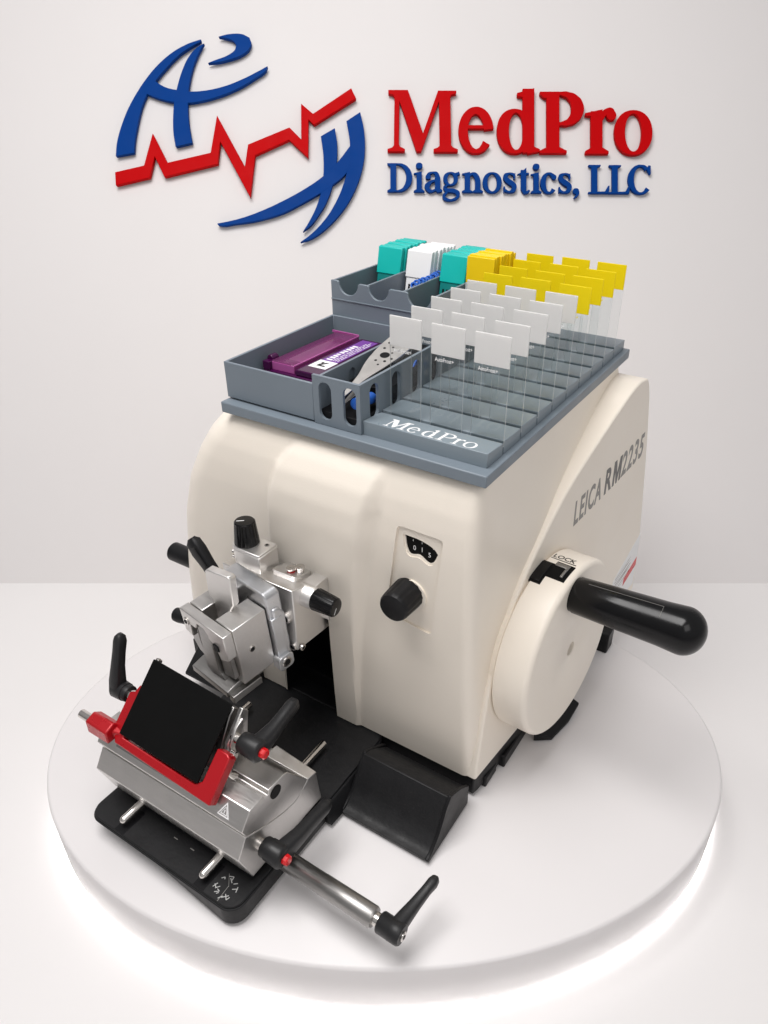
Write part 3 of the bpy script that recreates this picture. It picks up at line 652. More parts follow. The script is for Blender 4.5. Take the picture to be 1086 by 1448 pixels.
mb = MB(); mb.pry([(-187, 181), (-174, 181), (-172.5, 172), (-172, 134), (-183, 130), (-189, 133)], -99.5, -93); mb.pry([(-204, 165), (-194, 168), (-192, 140), (-199, 143), (-204, 152)], -97, -92); mb.pry([(-172, 176), (-158, 171), (-156, 137), (-170, 134)], -96.5, -92.2); cb('jaw_insert', mb, 'metal_dark', .6, clampr)
mb = MB(); mb.cyl((-199, -101, 177), (-199, -101.9, 177), 3.3); mb.cyl((-199, -101.5, 177), (-199, -102.2, 177), 2.0, mi=1); cb('jaw_screw', mb, ['chrome', 'dark'], .2, clampr)
mb = MB(); mb.cyl((-151.6, -79, 160), (-150.6, -79, 160), 2.6); mb.cyl((-150.9, -79, 160), (-150.4, -79, 160), 1.7, mi=1); cb('jaw_screw', mb, ['chrome', 'dark'], .2, clampr)
mb = MB(); mb.box(-166, -160, -102, -96.4, 168.5, 174); cb('jaw_socket', mb, 'dark', .2, clampr)
mb = MB(); mb.pry([(-186.5, 222), (-184.5, 224), (-163, 225), (-161, 223), (-161.5, 199), (-164.5, 194), (-170, 172), (-181, 172), (-180.5, 188), (-183, 197), (-186.5, 200)], -83.5, -76.5); build('vice_plate', mb, 'metal_cast', clampr, bevel=.8)
mb = MB(); mb.prx([(-105, 122), (-105, 128), (-94, 130.5), (-70, 130.5), (-70, 122)], -204, -158); mb.pry([(-204+k*0, 0) for k in ()] or [(-188, 130), (-186, 134), (-180, 137), (-173, 136), (-168, 130)], -99, -94); mb.box(-158.2, -152, -104, -76, 119, 126); cb('lower_jaw', mb, 'metal_dark', .7, clampr)
mb = MB(); mb.box(-152, -147.5, -60, -50, 136, 176); mb.prx(rrect(-63, -48, 124, 138, 4), -152, -144); cb('hinge_plate', mb, 'blue_metal', .7, clampr)
mb = MB(); mb.cyl((-144.5, -55.5, 131), (-143.2, -55.5, 131), 4.6, ch=.4); mb.cyl((-143.5, -55.5, 131), (-142.9, -55.5, 131), 2.7, mi=1); cb('hinge_screw', mb, ['chrome', 'dark'], .1, clampr)
mb = MB(); mb.lathe((-203, -89, 172), (-1, -.05, -.1), [(0, 3), (3, 3.2), (4, 5.2), (14, 6.0), (18, 5.6), (19.5, 4)], 24); build('side_knob', mb, 'black', clampr)
def bar(mb, pts, up):   # bar with rectangular-rounded section along a path: pts (x,y,z,halfwidth,halfthick)
    secs = []
    for i, (x, y, z, a, b) in enumerate(pts):
        p = Vector((x, y, z)); q0 = Vector(pts[max(i-1, 0)][:3]); q1 = Vector(pts[min(i+1, len(pts)-1)][:3]); d = (q1-q0).normalized(); u = Vector(up); u = (u-d*u.dot(d)).normalized(); w = d.cross(u)
        L = []
        for k in range(16):
            t = 2*pi*k/16; c, s_ = cos(t), sin(t); L.append(p+w*a*math.copysign(abs(c)**.55, c)+u*b*math.copysign(abs(s_)**.55, s_))
        secs.append(L)
    return mb.loft(secs)
mb = MB(); bar(mb, [(-183, -63, 178, 5.2, 4), (-192, -63, 191, 5.4, 4.2), (-206, -63, 209, 5.8, 4.4), (-214, -63, 219.5, 6.8, 5), (-218.5, -63, 225.5, 6.2, 4.6), (-220.6, -63, 228, 3.2, 2.4)], (0, 1, 0)); build('clamp_lever', mb, 'black', clampr)
mb = MB(); bar(mb, [(-205, -67.2, 208.5, 3.6, .8), (-213, -67.9, 218.6, 4.4, .8), (-216, -67.4, 222.6, 4, .6)], (0, 1, 0)); build('lever_inset', mb, 'gloss_black', clampr)
# ---- knife holder
kn = MB()
low = [(-82, 28), (-86, 63), (-96, 65), (-104, 59.5), (-113, 56.5), (-126, 58.5), (-139.5, 63), (-153, 69), (-165.5, 75.4), (-175.5, 60), (-165, 28)]
kn.prx(low, -246, -92); holder = build('knife_holder', kn, 'metal', mic, bevel=.7)
kn = MB(); up = [(-96.5, 65.8), (-104, 60.3), (-113, 57.3), (-126, 59.3), (-139.5, 63.8), (-153, 69.8), (-165.2, 76), (-168.5, 84), (-158.2, 96.3), (-143.5, 96.3), (-143.5, 93), (-139, 93), (-138.3, 97), (-122, 97), (-117.5, 95.4)]
kn.prx(up, -246, -91.6); build('rocker_block', kn, 'metal', holder, bevel=.6)
mb = MB(); mb.hexa([(-128, -93, 64.8), (-91.4, -97, 65.2), (-91.4, -86, 62), (-128, -84, 62), (-128, -104, 78), (-91.2, -97, 66.5), (-91.2, -86.5, 64.2), (-128, -90, 76)]); build('rear_lip', mb, 'metal_cast', holder, bevel=.5)
mb = MB(); mb.cyl((-91.9, -131.8, 88.9), (-91.1, -131.8, 88.9), 5.6, seg=32); build('bore', mb, 'dark', holder)
fa = Vector((-168.5, 84)); fb = Vector((-158.2, 96.3)); 
mb = MB()
fd = Vector((0, fb.x-fa.x, fb.y-fa.y)).normalized(); fn = Vector((0, -fd.z, fd.y)); fn = fn if fn.y < 0 else -fn
def ff(x, s, o): return Vector((x, fa.x, fa.y))+fd*s+fn*o
def fquad(mb, pts, o0, o1): 
    a = [ff(x, s, o0) for x, s in pts]; b = [ff(x, s, o1) for x, s in pts]; n = len(pts); mb.add(a+b, [tuple(range(n)), tuple(range(n, 2*n))]+[(i, (i+1) % n, n+(i+1) % n, n+i) for i in range(n)])
fquad(mb, [(-226, 5), (-128, 5), (-128, 9), (-226, 9)], -.5, .12); fquad(mb, [(-236, 9.5), (-234, 9.5), (-234, 11.5), (-236, 11.5)], -.5, .12); build('front_groove', mb, 'metal_dark', holder)
mb = MB()
def tri(cx, cs, r): return [(cx-r*.95, cs-r*.6), (cx+r*.95, cs-r*.6), (cx, cs+r*1.15)]
o = tri(-111, 6.6, 6.0); i_ = tri(-111, 6.5, 4.6)
mb.ringprism(o, i_, lambda x, s: ff(x, s, -.3), lambda x, s: ff(x, s, .35)); o = tri(-111, 6.5, 3.4); i_ = tri(-111, 6.5, 2.7); mb.ringprism(o, i_, lambda x, s: ff(x, s, -.3), lambda x, s: ff(x, s, .3))
fquad(mb, [(-111.4, 7.6), (-110.6, 7.6), (-110.8, 5.4), (-111.3, 5.4)], -.3, .3); build('warning_symbol', mb, 'whiteplastic', holder, smooth=False)
# blade clamp, red finger guard and black plate
pd = Vector((0, 42.5, 41)).normalized(); pn = Vector((0, -41, 42.5)).normalized(); po = Vector((0, -162, 104))
def pl(x, s, o): return po+Vector((x, 0, 0))+pd*s+pn*o
def plate(mb, poly, o0, o1, mi=0): return mb.prism(poly, lambda x, s: pl(x, s, o0), lambda x, s: pl(x, s, o1), mi)
mb = MB(); plate(mb, sm([(-217.5, 0), (-133.5, -1.5), (-133.5, 58), (-217.5, 60.5)], 1.2), 2.2, 4.0); build('black_plate', mb, 'matte_black', holder, bevel=.4)
mb = MB(); plate(mb, [(-219.5, -8.5), (-118, -11), (-118, 24), (-121.5, 26), (-131, 26), (-131.5, 1), (-137, -3.5), (-214, -2), (-214, 33), (-217, 38), (-220.5, 38), (-222.5, 32), (-227, 30), (-227, 2)], -7, 2.0); build('finger_guard', mb, 'red', holder, bevel=.9)
mb = MB(); mb.prx([(-172, 97), (-160, 97), (-157, 107), (-163, 112), (-172, 109)], -248, -224); mb.hexa([(-228, -168, 99), (-216, -162, 99), (-216, -156, 100), (-228, -158, 100), (-228, -168, 107), (-216, -164, 105), (-216, -158, 107), (-228, -158, 108)]); build('guard_arm', mb, 'red', holder, bevel=1.2)
mb = MB(); mb.cyl((-262, -165.5, 104), (-246, -165.5, 104), 3.7, ch=.6); build('guard_pin', mb, 'chrome', holder)
mb = MB(); mb.prx([(-146, 96), (-116, 96), (-112, 108), (-113, 132), (-118, 138), (-124, 134)], -214, -137); build('blade_clamp', mb, 'metal_dark', holder, bevel=.8)
mb = MB(); mb.prx([(-140, 104), (-118, 104), (-112, 134), (-117, 140), (-136, 120)], -133, -129.5); mb.prx([(-138, 105), (-122, 118), (-120, 134), (-128, 131), (-136, 120)], -129.4, -127); build('pressure_plate', mb, 'metal_cast', holder, bevel=.6)
mb = MB(); bar(mb, [(-121, -141, 117, 1.6, 1.2), (-120, -146, 113, 2.4, 1.4), (-119.5, -148, 107, 1.8, 1.2), (-119, -145, 102, 2.6, 1.4), (-118, -142, 99.5, 1.6, 1.0)], (1, 0, 0)); mb.cyl((-125, -138.5, 116), (-120, -138.5, 116), 2.8, ch=.4); build('spring_latch', mb, 'chrome', holder)
mb = MB(); plate(mb, [(-219, 38), (-214, 36), (-214, 61), (-217, 62)], -3, 2); build('plate_bracket', mb, 'metal_dark', holder, bevel=.4)
def lever(hubc, axis, pts, up, neck=5, hubr=7.2, hubl=19, K=1.17, btn=True, m='lever_black'):
    a = Vector(axis); c = Vector(hubc); hubr *= K; pts = [(x, y, z, p*(1+(K-1)*1.4), q*(1+(K-1)*1.4)) for x, y, z, p, q in pts]
    mb = MB(); mb.cyl(c-a*(neck+4), c+a*1, 4.6, ch=.4); build('lever_stud', mb, 'chrome', holder)
    mb = MB(); mb.lathe(c, a, [(0, hubr-1), (.6, hubr-.6), (4.5, hubr-.6), (4.8, hubr), (hubl-2, hubr+.6), (hubl-.6, hubr-.4), (hubl, hubr-1.6)], 32); bar(mb, pts, up); build('clamping_lever', mb, m, holder, ang=50)
    if btn: 
        mb = MB(); q = c+a*(hubl-.3); mb.lathe(q, a, [(0, 4.1), (3.8, 4.0), (4.6, 3.3), (4.7, 1)], 8); build('release_button', mb, 'redplastic', holder, ang=25)
lever((-122, -129, 121), (1, 0, 0), [(-110, -131, 121, 6.5, 5.5), (-109, -120, 121, 6, 5), (-109, -108, 122.5, 5, 4), (-109.5, -97, 124.5, 4.6, 3.6), (-110, -87, 126, 5.0, 3.6), (-110, -82, 126.5, 4.2, 3), (-110, -80.3, 126.7, 2.2, 1.6)], (1, 0, 0))
lever((-88, -153, 53.5), (1, 0, 0), [(-75, -155, 53, 6.5, 5.5), (-74, -144, 52.5, 6, 5), (-73, -132, 52, 5, 4.4), (-73, -116, 51, 4.6, 3.8), (-73, -101, 50, 4.6, 3.6), (-73, -96, 50, 4, 3), (-73, -94, 50, 2, 1.5)], (1, 0, 0), neck=3)
lever((-232, -139, 118), (-1, 0, 0), [(-245, -140, 117, 6.2, 5.5), (-245, -138.5, 127, 5.6, 5), (-245.3, -135, 139, 4.6, 4.2), (-245.6, -131, 150, 4.4, 3.8), (-246, -127.5, 159, 4.6, 3.8), (-246, -126.5, 163, 3.8, 3), (-246, -126, 165, 1.8, 1.6)], (1, 0, 0), neck=2, hubl=17, K=1.04, btn=False)
# clamp spindle of the base with its own lever
mb = MB(); mb.lathe((-86, -144.5, 35), (1, -.012, 0), [(0, 7.4), (44, 7.5), (44.3, 7.7), (89, 7.8), (90.5, 7.0)], 40); spn = build('clamp_spindle', mb, 'metal_dark', mic)
mb = MB(); mb.cyl((3, -145.5, 35), (11, -145.6, 35), 5, ch=.4); build('spindle_neck', mb, 'chrome', spn)
mb = MB(); mb.lathe((9, -145.6, 35), (1, -.012, 0), [(0, 7.2), (.8, 7.8), (9.5, 7.8), (9.8, 8.0), (17, 8.0), (18.5, 7)], 36); bar(mb, [(21, -147, 35, 7, 6), (22, -136, 36, 5.6, 5.2), (24, -124, 38, 4.4, 4.2), (26, -112, 40, 4.0, 3.6), (27.5, -105, 41.5, 4.6, 3.8), (28, -101.5, 42, 3.8, 3), (28, -100, 42.2, 2, 1.6)], (1, 0, 0)); build('clamping_lever', mb, 'lever_black', spn, ang=50)
mb = MB(); mb.cyl((27, -146, 35), (29, -146, 35), 3.6, ch=.5); mb.cyl((28.6, -146, 35), (29.2, -146, 35), 1.8, seg=6, mi=1); build('lever_screw', mb, ['chrome', 'dark'], spn)

# ------------------------------------------------------------------ waste scoop in front of the housing
scoop = empty('waste_tray', (-40, -35, 0), 'black plastic waste scoop lying on the podium in front of the cream housing', 'tray')
fr = [(-5, 3), (-5, 25), (-20, 37), (-37, 46), (-44, 38), (-49, 29), (-55, 19.5), (-62, 12.5), (-69, 7.5), (-72.5, 6.6), (-71, 2.5), (-62, 2.2)]
fr2 = smooth_poly(fr, 4, 35)
mb = MB(); mb.prx(fr2, 1.6, 4.6); build('end_wall', mb, 'black', scoop, bevel=.6)
inn = [(-5, 3), (-5, 24), (-20, 34), (-36, 42), (-41, 34), (-45, 24), (-51, 14), (-58, 8), (-66, 5.2), (-72, 5.6), (-71, 2.4), (-62, 2.2)]
mb = MB(); mb.loft([[(x+(-(y+20)*.25 if x < -40 else 0)*0, y, z) for y, z in smooth_poly([(-5, 3), (-5, 22), (-35.5, 43), (-37, 43), (-43, 34.5), (-48, 26.5), (-54, 17.5), (-61, 10.8), (-66, 7.4), (-71.8, 6.2), (-71, 2.4), (-62, 2.2)], 4, 35)] for x in (-80, 1.7)]); build('trough', mb, 'black_leather', scoop, bevel=.5)
mb = MB(); mb.prx(smooth_poly([(-4, 3), (-4, 24), (-20, 35), (-35, 44), (-43, 35.5), (-48, 27.5), (-54, 18.5), (-61, 11.6), (-70, 7.2), (-71, 2.4)], 4, 35), -82.5, -79.5); build('end_wall', mb, 'black', scoop, bevel=.8)

# ------------------------------------------------------------------ organiser on top: rack tray, bins
T = 317.2
rack = empty('slide_rack', (-50, 150, 308), 'slate grey rack tray with slotted slabs lettered MedPro, lying on top of the cream housing', 'rack')
mb = MB(); mb.box(-234.7, 0, 0, 295.7, 308.2, T); build('tray_base', mb, 'grey', rack, bevel=.9)
SY0, SDY, SX0, SX1, ST = 34.75, 28.42, -104.5, -5.2, 326.4
for k in range(10):
    y0 = 10.5 if k == 0 else SY0+(k-1)*SDY+.95; y1 = SY0+k*SDY-.8 if k < 9 else 292
    dz = .8 if k == 0 else 0
    mb = MB(); mb.hexa([(SX0, y0, T-.1), (SX1, y0, T-.1), (SX1, y1, T-.1), (SX0, y1, T-.1), (SX0, y0, ST+.7+dz), (SX1, y0, ST+.7+dz), (SX1, y1, ST-.4), (SX0, y1, ST-.4)]); sl0 = build('slab', mb, 'greyslab', rack, bevel=.45)
mb = MB(); xcur = 0; cap = 17.5
for ch, x0 in zip('MedPro', (-89, -70.6, -58.8, -46.6, -34.6, -26.6)):
    g, w = glyph(ch, .12, .045)
    glyph_mesh(mb, g, lambda x, y, w_: (x0+x*15.6, 12.4+y*14.6, ST+1.52-(1.9+y*14.6)*.0805+w_), .12, -.1)
build('lettering', mb, 'white', rack, smooth=False)

def wallbox(mb, x0, x1, y0, y1, z0, z1, t=2.0):
    mb.box(x0, x1, y0, y1, z0, z0+t)
    mb.box(x0, x1, y0, y0+t, z0+t, z1); mb.box(x0, x1, y1-t, y1, z0+t, z1); mb.box(x0, x0+t, y0+t, y1-t, z0+t, z1); mb.box(x1-t, x1, y0+t, y1-t, z0+t, z1); return mb
b1 = empty('parts_bin', (-190, 80, T), 'open grey bin at the front left of the rack holding the purple case', 'bin')
mb = MB(); mb.ringprism([(-234, 8), (-147, 8), (-147, 154), (-238, 154)], [(-231.8, 10.2), (-149.2, 10.2), (-149.2, 151.8), (-235.8, 151.8)], lambda x, y: (x, y, T+1.5), lambda x, y: (x, y, 348)); mb.prz([(-232, 10.5), (-149, 10.5), (-149, 151.5), (-235, 151.5)], T+.4, T+2.5); build('bin_body', mb, 'grey', b1, bevel=.5)
# slotted bin
b2 = empty('slotted_bin', (-124, 70, T), 'narrow grey bin with upright oval slots holding the steel tweezers', 'bin')
def slotwall(mb, L0, L1, z0, z1, slots, f0, f1):
    """wall along one axis with oval holes, built from strips"""
    xs = [L0]
    cuts = sorted(slots); 
    cur = L0
    for c, r, za, zb_ in cuts:
        mb.prism([(cur, z0), (c-r, z0), (c-r, z1), (cur, z1)], f0, f1)
        up = [(c-r, z1), (c-r, zb_-r)]+[(c+r*cos(R(180-a)), zb_-r+r*sin(R(180-a))) for a in range(15, 180, 15)]+[(c+r, zb_-r), (c+r, z1)]
        lo = [(c+r, z0), (c+r, za+r)]+[(c+r*cos(R(-a)), za+r+r*sin(R(-a))) for a in range(15, 180, 15)]+[(c-r, za+r), (c-r, z0)]
        mb.prism(up, f0, f1); mb.prism(lo, f0, f1); cur = c+r
    mb.prism([(cur, z0), (L1, z0), (L1, z1), (cur, z1)], f0, f1)
    return mb
BX = (-146.6, -104.6); zt2 = 355
mb = MB()
slotwall(mb, BX[0], BX[1], T+.4, zt2, [(-135.6, 5.7, 322, 351), (-113.8, 5.7, 322, 351)], lambda x, z: (x, 8+0, z), lambda x, z: (x, 10.4, z)); front = build('slot_wall', mb, 'grey', b2)
mb = MB(); slotwall(mb, 10.45, 152, T+.4, zt2, [(25.5, 5.6, 324, 351), (54.5, 5.6, 324, 351), (83.5, 5.6, 324, 351), (113, 5.6, 324, 351)], lambda y, z: (BX[1]-2.4, y, z), lambda y, z: (BX[1], y, z)); build('slot_wall', mb, 'grey', b2)
mb = MB(); slotwall(mb, 10.45, 152, T+.4, zt2-3, [(26, 4.6, 324, 346), (54, 4.6, 324, 346), (84, 4.6, 324, 346)], lambda y, z: (BX[0], y, z), lambda y, z: (BX[0]+2.2, y, z)); mb.box(BX[0], BX[1], 152.02, 153.9, T+.4, zt2-3); mb.box(BX[0]+2.3, BX[1]-2.5, 10.5, 152, T+.35, T+2.2); build('bin_back', mb, 'grey', b2)
mb = MB(); mb.box(-144, -107.4, 11, 151.5, T+2.3, 327); mb.box(-143, -108, 46, 151, 327.1, 338); build('dark_filler', mb, 'dark', b2, bevel=.5)  # black blocks added so the bin looks dark behind its slots
for x in (-106.4,):
    for y in (40, 69, 99): 
        pass
# rear bin with thumb cut-outs
b3 = empty('slide_bin', (-170, 220, T), 'tall grey bin at the back with three thumb cut-outs in its front edge', 'bin')
X3, Y3, Z3 = (-238.5, -99), (154.4, 288), 379
mb = MB()
cuts = [(-219.5, 10.6), (-187, 10.6), (-145.5, 11.6)]
poly = [(X3[0], 317.7), (X3[1], 317.7), (X3[1], Z3-16), (-133, Z3-14)]
poly = [(X3[0], 317.7), (X3[1], 317.7), (X3[1], Z3-8), (-130, Z3-8), (-130, Z3-2)]
for c, r in cuts[::-1]:
    poly += [(c+r+1.5, Z3)]+[(c+r*cos(R(-a)), Z3-1+r*sin(R(-a))*1.0) for a in range(0, 181, 15)]+[(c-r-1.5, Z3)]
poly += [(X3[0], Z3)]
mb.pry(poly, Y3[0], Y3[0]+2.4); 
mb.box(X3[0], X3[1], Y3[1]-2.2, Y3[1], 317.7, Z3-4)
mb.box(X3[0], X3[0]+2.2, Y3[0]+2.45, Y3[1]-2.25, 317.7, Z3-.4)
for x in (-200.5, -163.5, -131.5, X3[1]-2.2): mb.box(x-1.2 if x > -201 else x-1.2, x+1.0, Y3[0]+2.45, Y3[1]-2.25, 317.8, Z3-.6 if x < X3[1]-3 else Z3-10)
mb.box(X3[0]+2.3, X3[1]-2.3, Y3[0]+2.5, Y3[1]-2.3, 317.6, 320); build('bin_body', mb, 'grey', b3, bevel=.45)
mb = MB(); mb.box(X3[0]-.0, X3[1]+.0, Y3[0]-.9, Y3[0]-.02, 362, 363.2); build('front_ledge', mb, 'grey', b3, bevel=.3)

# purple blade case
pc = empty('blade_case', (-195, 95, 320), 'translucent purple plastic case with a white and purple label in the grey bin', 'case')
mb = MB(); mb.box(-229, -164, 46, 142, 320.5, 331); mb.prx([(48, 331), (140, 331), (140, 336), (48, 336)], -197, -165); build('case_body', mb, 'purple', pc, bevel=1)
mb = MB(); mb.pry([(-229, 331.2), (-198.5, 331.2), (-198.5, 337), (-203, 338.5), (-222, 338.5), (-228, 335.5)], 50, 140); build('case_lid', mb, 'purple_lid', pc, bevel=1)
mb = MB(); mb.box(-228, -199, 139.2, 140.4, 336.8, 338.9); mb.box(-228.3, -199, 49.6, 50.6, 331, 337.4); mb.box(-199.4, -198.3, 50, 140, 337.0, 338.2); build('lid_edge', mb, 'lid_edge', pc, bevel=.2)
mb = MB(); mb.box(-222, -208, 70, 125, 331.1, 333.6); build('blade_stack', mb, 'metal_cast', pc, bevel=.3)
mb = MB(); mb.cyl((-226, 52, 338), (-226, 60, 338), 3.4, ch=.6); mb.box(-229, -222, 46, 52, 331, 338); build('hinge_peg', mb, 'purple', pc, bevel=.6)
mb = MB(); mb.box(-192, -176, 77, 136, 336.05, 336.3); build('case_label', mb, 'purple_label', pc)
mb = MB(); mb.box(-193, -175.5, 60, 77, 336.05, 336.34); build('case_label', mb, 'white', pc)
mb = MB(); mb.prz([(-188, 64), (-180, 64), (-180, 66.5), (-185, 66.5), (-181, 73), (-184, 73), (-188, 68)], 336.3, 336.42); mb.prz([(-188, 71), (-186, 69), (-186, 73.4), (-188, 73.4)], 336.3, 336.43); build('label_mark', mb, 'blackprint', pc, smooth=False)
mb = MB()
for k in range(9):
    y = 80+k*4.6; mb.box(-190, -190+random.uniform(4, 6), y, y+random.uniform(2.2, 3.6), 336.25, 336.37)
for x in (-183.2, -181, -178.6): 
    y = 80
    while y < 128:
        l = random.uniform(3, 12); mb.box(x, x+.7, y, y+l, 336.25, 336.37); y += l+1.6
build('label_text', mb, 'white', pc, smooth=False)
# tweezers
tw = empty('tweezers', (-127, 70, 330), 'broad steel tweezers with round holes leaning in the slotted bin', 'tweezers')
t0 = Vector((-127.5, 26, 340)); t1 = Vector((-126, 112, 361)); td = (t1-t0).normalized(); ts = (Vector((1, -.05, -.10))); ts = (ts-td*ts.dot(td)).normalized(); tn = ts.cross(td)
def tp(a, b, o): return t0+td*a+ts*b+tn*o
out = smooth_poly([(-8, -1.6), (18, -4.6), (36, -9.4), (56, -11.8), (90, -11.2), (92, 10.5), (60, 11.0), (38, 7.8), (18, 3.6), (-8, 1.6)], 4, 50)
mb = MB(); mb.prism(out, lambda a, b: tp(a, b, 0), lambda a, b: tp(a, b, 1.2)); build('blade', mb, 'steel_sheet', tw, bevel=.3)
mb = MB()
for a, b, r in ((50, -1, 3.9), (72, 0, 3.9), (41, -3.5, 1.1), (43, 3.4, 1.2), (58, -6.5, 1.1), (60, 5.5, 1.2), (62, -1, 1.0), (66, -7, 1.2), (48, 6.4, 1.1), (79, -6.5, 1.5), (80, 5.5, 1.4), (37, 1.2, .9), (55, 2.6, .9), (84, 0, 1.2)):
    mb.cyl(tp(a, b, 1.0), tp(a, b, 1.28), r, seg=20)
build('hole', mb, 'dark', tw, smooth=False)
mb = MB(); mb.prism([(-8, -1.2), (40, -6), (88, -9), (88, 7), (40, 5), (-8, 1.4)], lambda a, b: tp(a, b, -7+.05*a*0), lambda a, b: tp(a, b, -5.6)); build('lower_blade', mb, 'metal_dark', tw, bevel=.3)
bt = MB(); bt.lathe((-114, 14, 337), (0, 1, -.12), [(0, 2.2), (1, 4.2), (22, 4.4), (26, 2.0), (28, 1.0), (60, .9)], 20)
tag(build('blue_handled_pick', bt, 'bluecass', None, loc=(-115, 14, 330)), 'blue handled pick lying in the slotted bin beside the steel tweezers', 'tool')
bt = MB(); bt.prism([(84, 344), (128, 350), (128, 353), (88, 348)], lambda y, z: (-112, y, z), lambda y, z: (-107.6, y, z))
tag(build('blue_plastic_strip', bt, 'bluecass', None, loc=(-110, 90, 343), bevel=.4), 'blue plastic strip along the slot wall beside the steel tweezers', 'strip')
bt = MB(); bt.lathe((-136, 14, 321), (.02, 1, .01), [(0, .4), (6, 1.0), (20, 1.3), (120, 1.3)], 16)
tag(build('steel_probe', bt, 'chrome', None, loc=(-136, 14, 320)), 'thin steel probe lying on the floor of the slotted bin', 'probe')

# ------------------------------------------------------------------ glass slides in the rack
ORD = ['front', 'second', 'third', 'fourth', 'fifth', 'sixth', 'seventh', 'eighth', 'back']
COLN = ['right', 'middle', 'left']
sw, lh, zt = 25.4, 20.8, 399.0
def slide_proto(kind):
    r = bpy.data.objects.new('glass_slide', None); COL.objects.link(r); r.empty_display_size = .01; ROOTLOC[r.name] = Vector((0, 0, 0))
    zb_ = -76.; hgl = MB(); x0, x1 = 0, sw
    # body: faces front/back are clear, the thin edges are milky
    v = [(x0, -.5, zb_), (x1, -.5, zb_), (x1, .5, zb_), (x0, .5, zb_), (x0, -.5, -lh), (x1, -.5, -lh), (x1, .5, -lh), (x0, .5, -lh)]
    hgl.add(v, [(0, 1, 5, 4), (2, 3, 7, 6)], 0); hgl.add(v, [(3, 2, 1, 0), (1, 2, 6, 5), (3, 0, 4, 7)], 1)
    build('glass_body', hgl, ['glass', 'glassedge'], r, smooth=False)
    mb = MB(); mb.box(x0-.02, x1+.02, -.62, .62, -lh, 0); build('frosted_end', mb, kind, r, bevel=.18)
    t = text_mb('AutoFrost+', 4.0, .05, .01, .80); t.map(lambda p: (3.2+p.x*.95, -.56-p.z, -lh-4.4+p.y)); build('lettering', t, 'white' if kind == 'frost' else 'yellow', r, smooth=False)
    return r
def copy_thing(r):
    c = r.copy(); COL.objects.link(c)
    for ch in list(r.children):
        d = ch.copy(); COL.objects.link(d); d.parent = c
    return c
protos = {}
for row in range(9):
    kind = 'frost' if row < 5 else 'yellow'
    for col in range(3):
        if kind not in protos: protos[kind] = s = slide_proto(kind)
        else: s = copy_thing(protos[kind])
        y = SY0+row*SDY; x = -4.99-col*33.11-sw
        s.location = Vector((x+random.uniform(-.4, .4), y+random.uniform(-.2, .2), zt+random.uniform(-.3, .3)))*S
        s.rotation_euler = (R(random.uniform(-.4, .2)), 0, R(random.uniform(-.5, .5)))
        rw = {0: 'front row', 8: 'back row'}.get(row, ORD[row]+' row from the front')
        s['label'] = f"clear glass slide with {'white' if kind=='frost' else 'yellow'} frosted end, {COLN[col]} column, {rw}"; s['category'] = 'slide'; s['group'] = 'glass slides standing in the rack'
# packed yellow-ended slides
yp = None; NUM = ['first', 'second', 'third', 'fourth', 'fifth', 'sixth', 'seventh', 'eighth', 'ninth', 'tenth', 'eleventh', 'twelfth']
for k in range(10):
    if yp is None:
        yp = bpy.data.objects.new('stacked_slide', None); COL.objects.link(yp); yp.empty_display_size = .01; ROOTLOC[yp.name] = Vector((0, 0, 0))
        mb = MB(); mb.box(0, 26, -1.6, 1.6, -78, -22); build('glass_body', mb, 'glassedge', yp); mb = MB(); mb.box(-.05, 26.05, -1.75, 1.75, -22, 0); build('frosted_end', mb, 'yellowdk', yp, bevel=.3); s = yp
    else: s = copy_thing(yp)
    s.location = Vector((-128.2+random.uniform(-.7, .7)+k*.35, 207+k*3.7, 403+random.uniform(-.8, .8)+(.4 if k % 3 else 0)))*S; s.rotation_euler = (R(-4), 0, 0)
    s['label'] = f"amber yellow ended slide, {NUM[k]} from the front in the packed row"; s['category'] = 'slide'; s['group'] = 'yellow ended slides packed behind the bin wall'
# cassettes
def cassette(matn, dark):
    r = bpy.data.objects.new('tissue_cassette', None); COL.objects.link(r); r.empty_display_size = .01; ROOTLOC[r.name] = Vector((0, 0, 0))
    mb = MB(); mb.prx([(-2.6, -24), (2.3, -24), (2.3, 1.2), (1.2, 1.4), (-2.6, 0)], 0, 26); build('writing_face', mb, matn, r, bevel=.7)
    mb = MB(); mb.box(1, 25, -1.8, 2.6, -60, -24.05)
    mb2 = build('cassette_body', mb, dark, r, bevel=.4)
    mb = MB()
    for i in range(5): mb.box(4+i*4, 6+i*4, -2.0, -1.75, -54, -30)
    build('cassette_slot', mb, 'dark', r)
    return r
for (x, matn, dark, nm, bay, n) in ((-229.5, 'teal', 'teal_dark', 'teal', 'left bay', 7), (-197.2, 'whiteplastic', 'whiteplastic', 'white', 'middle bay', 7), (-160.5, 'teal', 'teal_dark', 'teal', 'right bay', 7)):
    p = None
    for k in range(n):
        if p is None: p = s = cassette(matn, dark)
        else: s = copy_thing(p)
        s.location = Vector((x+random.uniform(-.5, .5)+k*.25, 222+k*6.2, 398+random.uniform(-.9, .9)))*S; s.rotation_euler = (R(-12), 0, R(random.uniform(-1.2, 1.2)))
        s['label'] = f"{nm} tissue cassette, {NUM[k]} from the front in the {bay} of the back bin"; s['category'] = 'cassette'; s['group'] = f'{nm} cassettes standing in the {bay}'
p = None
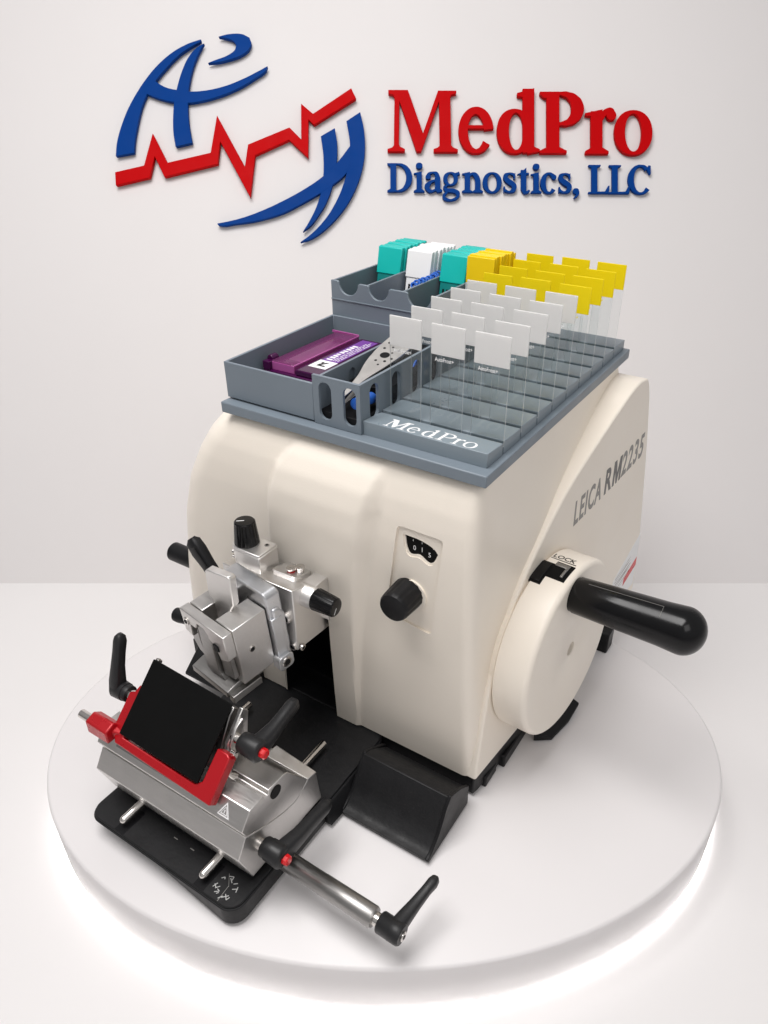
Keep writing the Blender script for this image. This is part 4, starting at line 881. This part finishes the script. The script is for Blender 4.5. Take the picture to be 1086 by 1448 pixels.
for k in range(9):
    if p is None:
        p = s = bpy.data.objects.new('blue_clip', None); COL.objects.link(p); p.empty_display_size = .01; ROOTLOC[p.name] = Vector((0, 0, 0))
        mb = MB(); mb.ringprism(ell(0, 0, 3.6, 3.0, 20), ell(0, 0, 2.0, 1.5, 20), lambda a, b: (a, -1.6, b), lambda a, b: (a, 1.6, b)); build('clip_ring', mb, 'bluecass', p, bevel=.3); mb = MB(); mb.box(-1.6, 1.6, -1.2, 1.2, -40, -2.6); build('clip_stem', mb, 'bluecass', p)
    else: s = copy_thing(p)
    s.location = Vector((-167.5+random.uniform(-1.2, 1.2), 182+k*5.6, 377.5+random.uniform(-.8, .8)))*S; s.rotation_euler = (R(-20), 0, R(random.uniform(-14, 14)))
    s['label'] = f"small blue ring clip, {NUM[k]} from the front in the row beside the white cassettes"; s['category'] = 'clip'; s['group'] = 'blue clips in the middle bay'

# ------------------------------------------------------------------ light
w = bpy.data.worlds.new('World'); sc.world = w; w.use_nodes = True
nt = w.node_tree; bg = nt.nodes['Background']
tc = nt.nodes.new('ShaderNodeTexCoord'); dp = nt.nodes.new('ShaderNodeVectorMath'); dp.operation = 'DOT_PRODUCT'; dp.inputs[1].default_value = Vector((.45, -.25, .86)).normalized()
mr = nt.nodes.new('ShaderNodeMapRange'); mr.interpolation_type = 'SMOOTHSTEP'; mr.inputs['From Min'].default_value = -.5; mr.inputs['From Max'].default_value = .95; mr.inputs['To Min'].default_value = .10; mr.inputs['To Max'].default_value = .43
nt.links.new(tc.outputs['Generated'], dp.inputs[0]); nt.links.new(dp.outputs['Value'], mr.inputs['Value']); nt.links.new(mr.outputs[0], bg.inputs[1])
bg.inputs[0].default_value = (1.0, .985, .985, 1)
def area(name, loc, target, sx, sy, power, col=(1, .98, .97)):
    l = bpy.data.lights.new(name, 'AREA'); l.shape = 'RECTANGLE'; l.size = sx*S; l.size_y = sy*S; l.energy = power; l.color = col
    o = bpy.data.objects.new(name, l); COL.objects.link(o); o.location = Vector(loc)*S
    d = (Vector(target)-Vector(loc)); o.rotation_euler = d.to_track_quat('-Z', 'Y').to_euler(); return o
area('softbox', (-230, -260, 1400), (-120, 30, 150), 700, 700, 14.6)
area('softbox', (520, -500, 1000), (-100, 50, 150), 500, 500, 1.6)
vs = sc.view_settings; sc.display_settings.display_device = 'sRGB'; vs.view_transform = 'Standard'; vs.look = 'None'; vs.exposure = .09; vs.gamma = 1; vs.use_curve_mapping = False
try: sc.cycles.max_bounces = 10; sc.cycles.transparent_max_bounces = 32; sc.cycles.caustics_reflective = False; sc.cycles.caustics_refractive = False
except Exception: pass
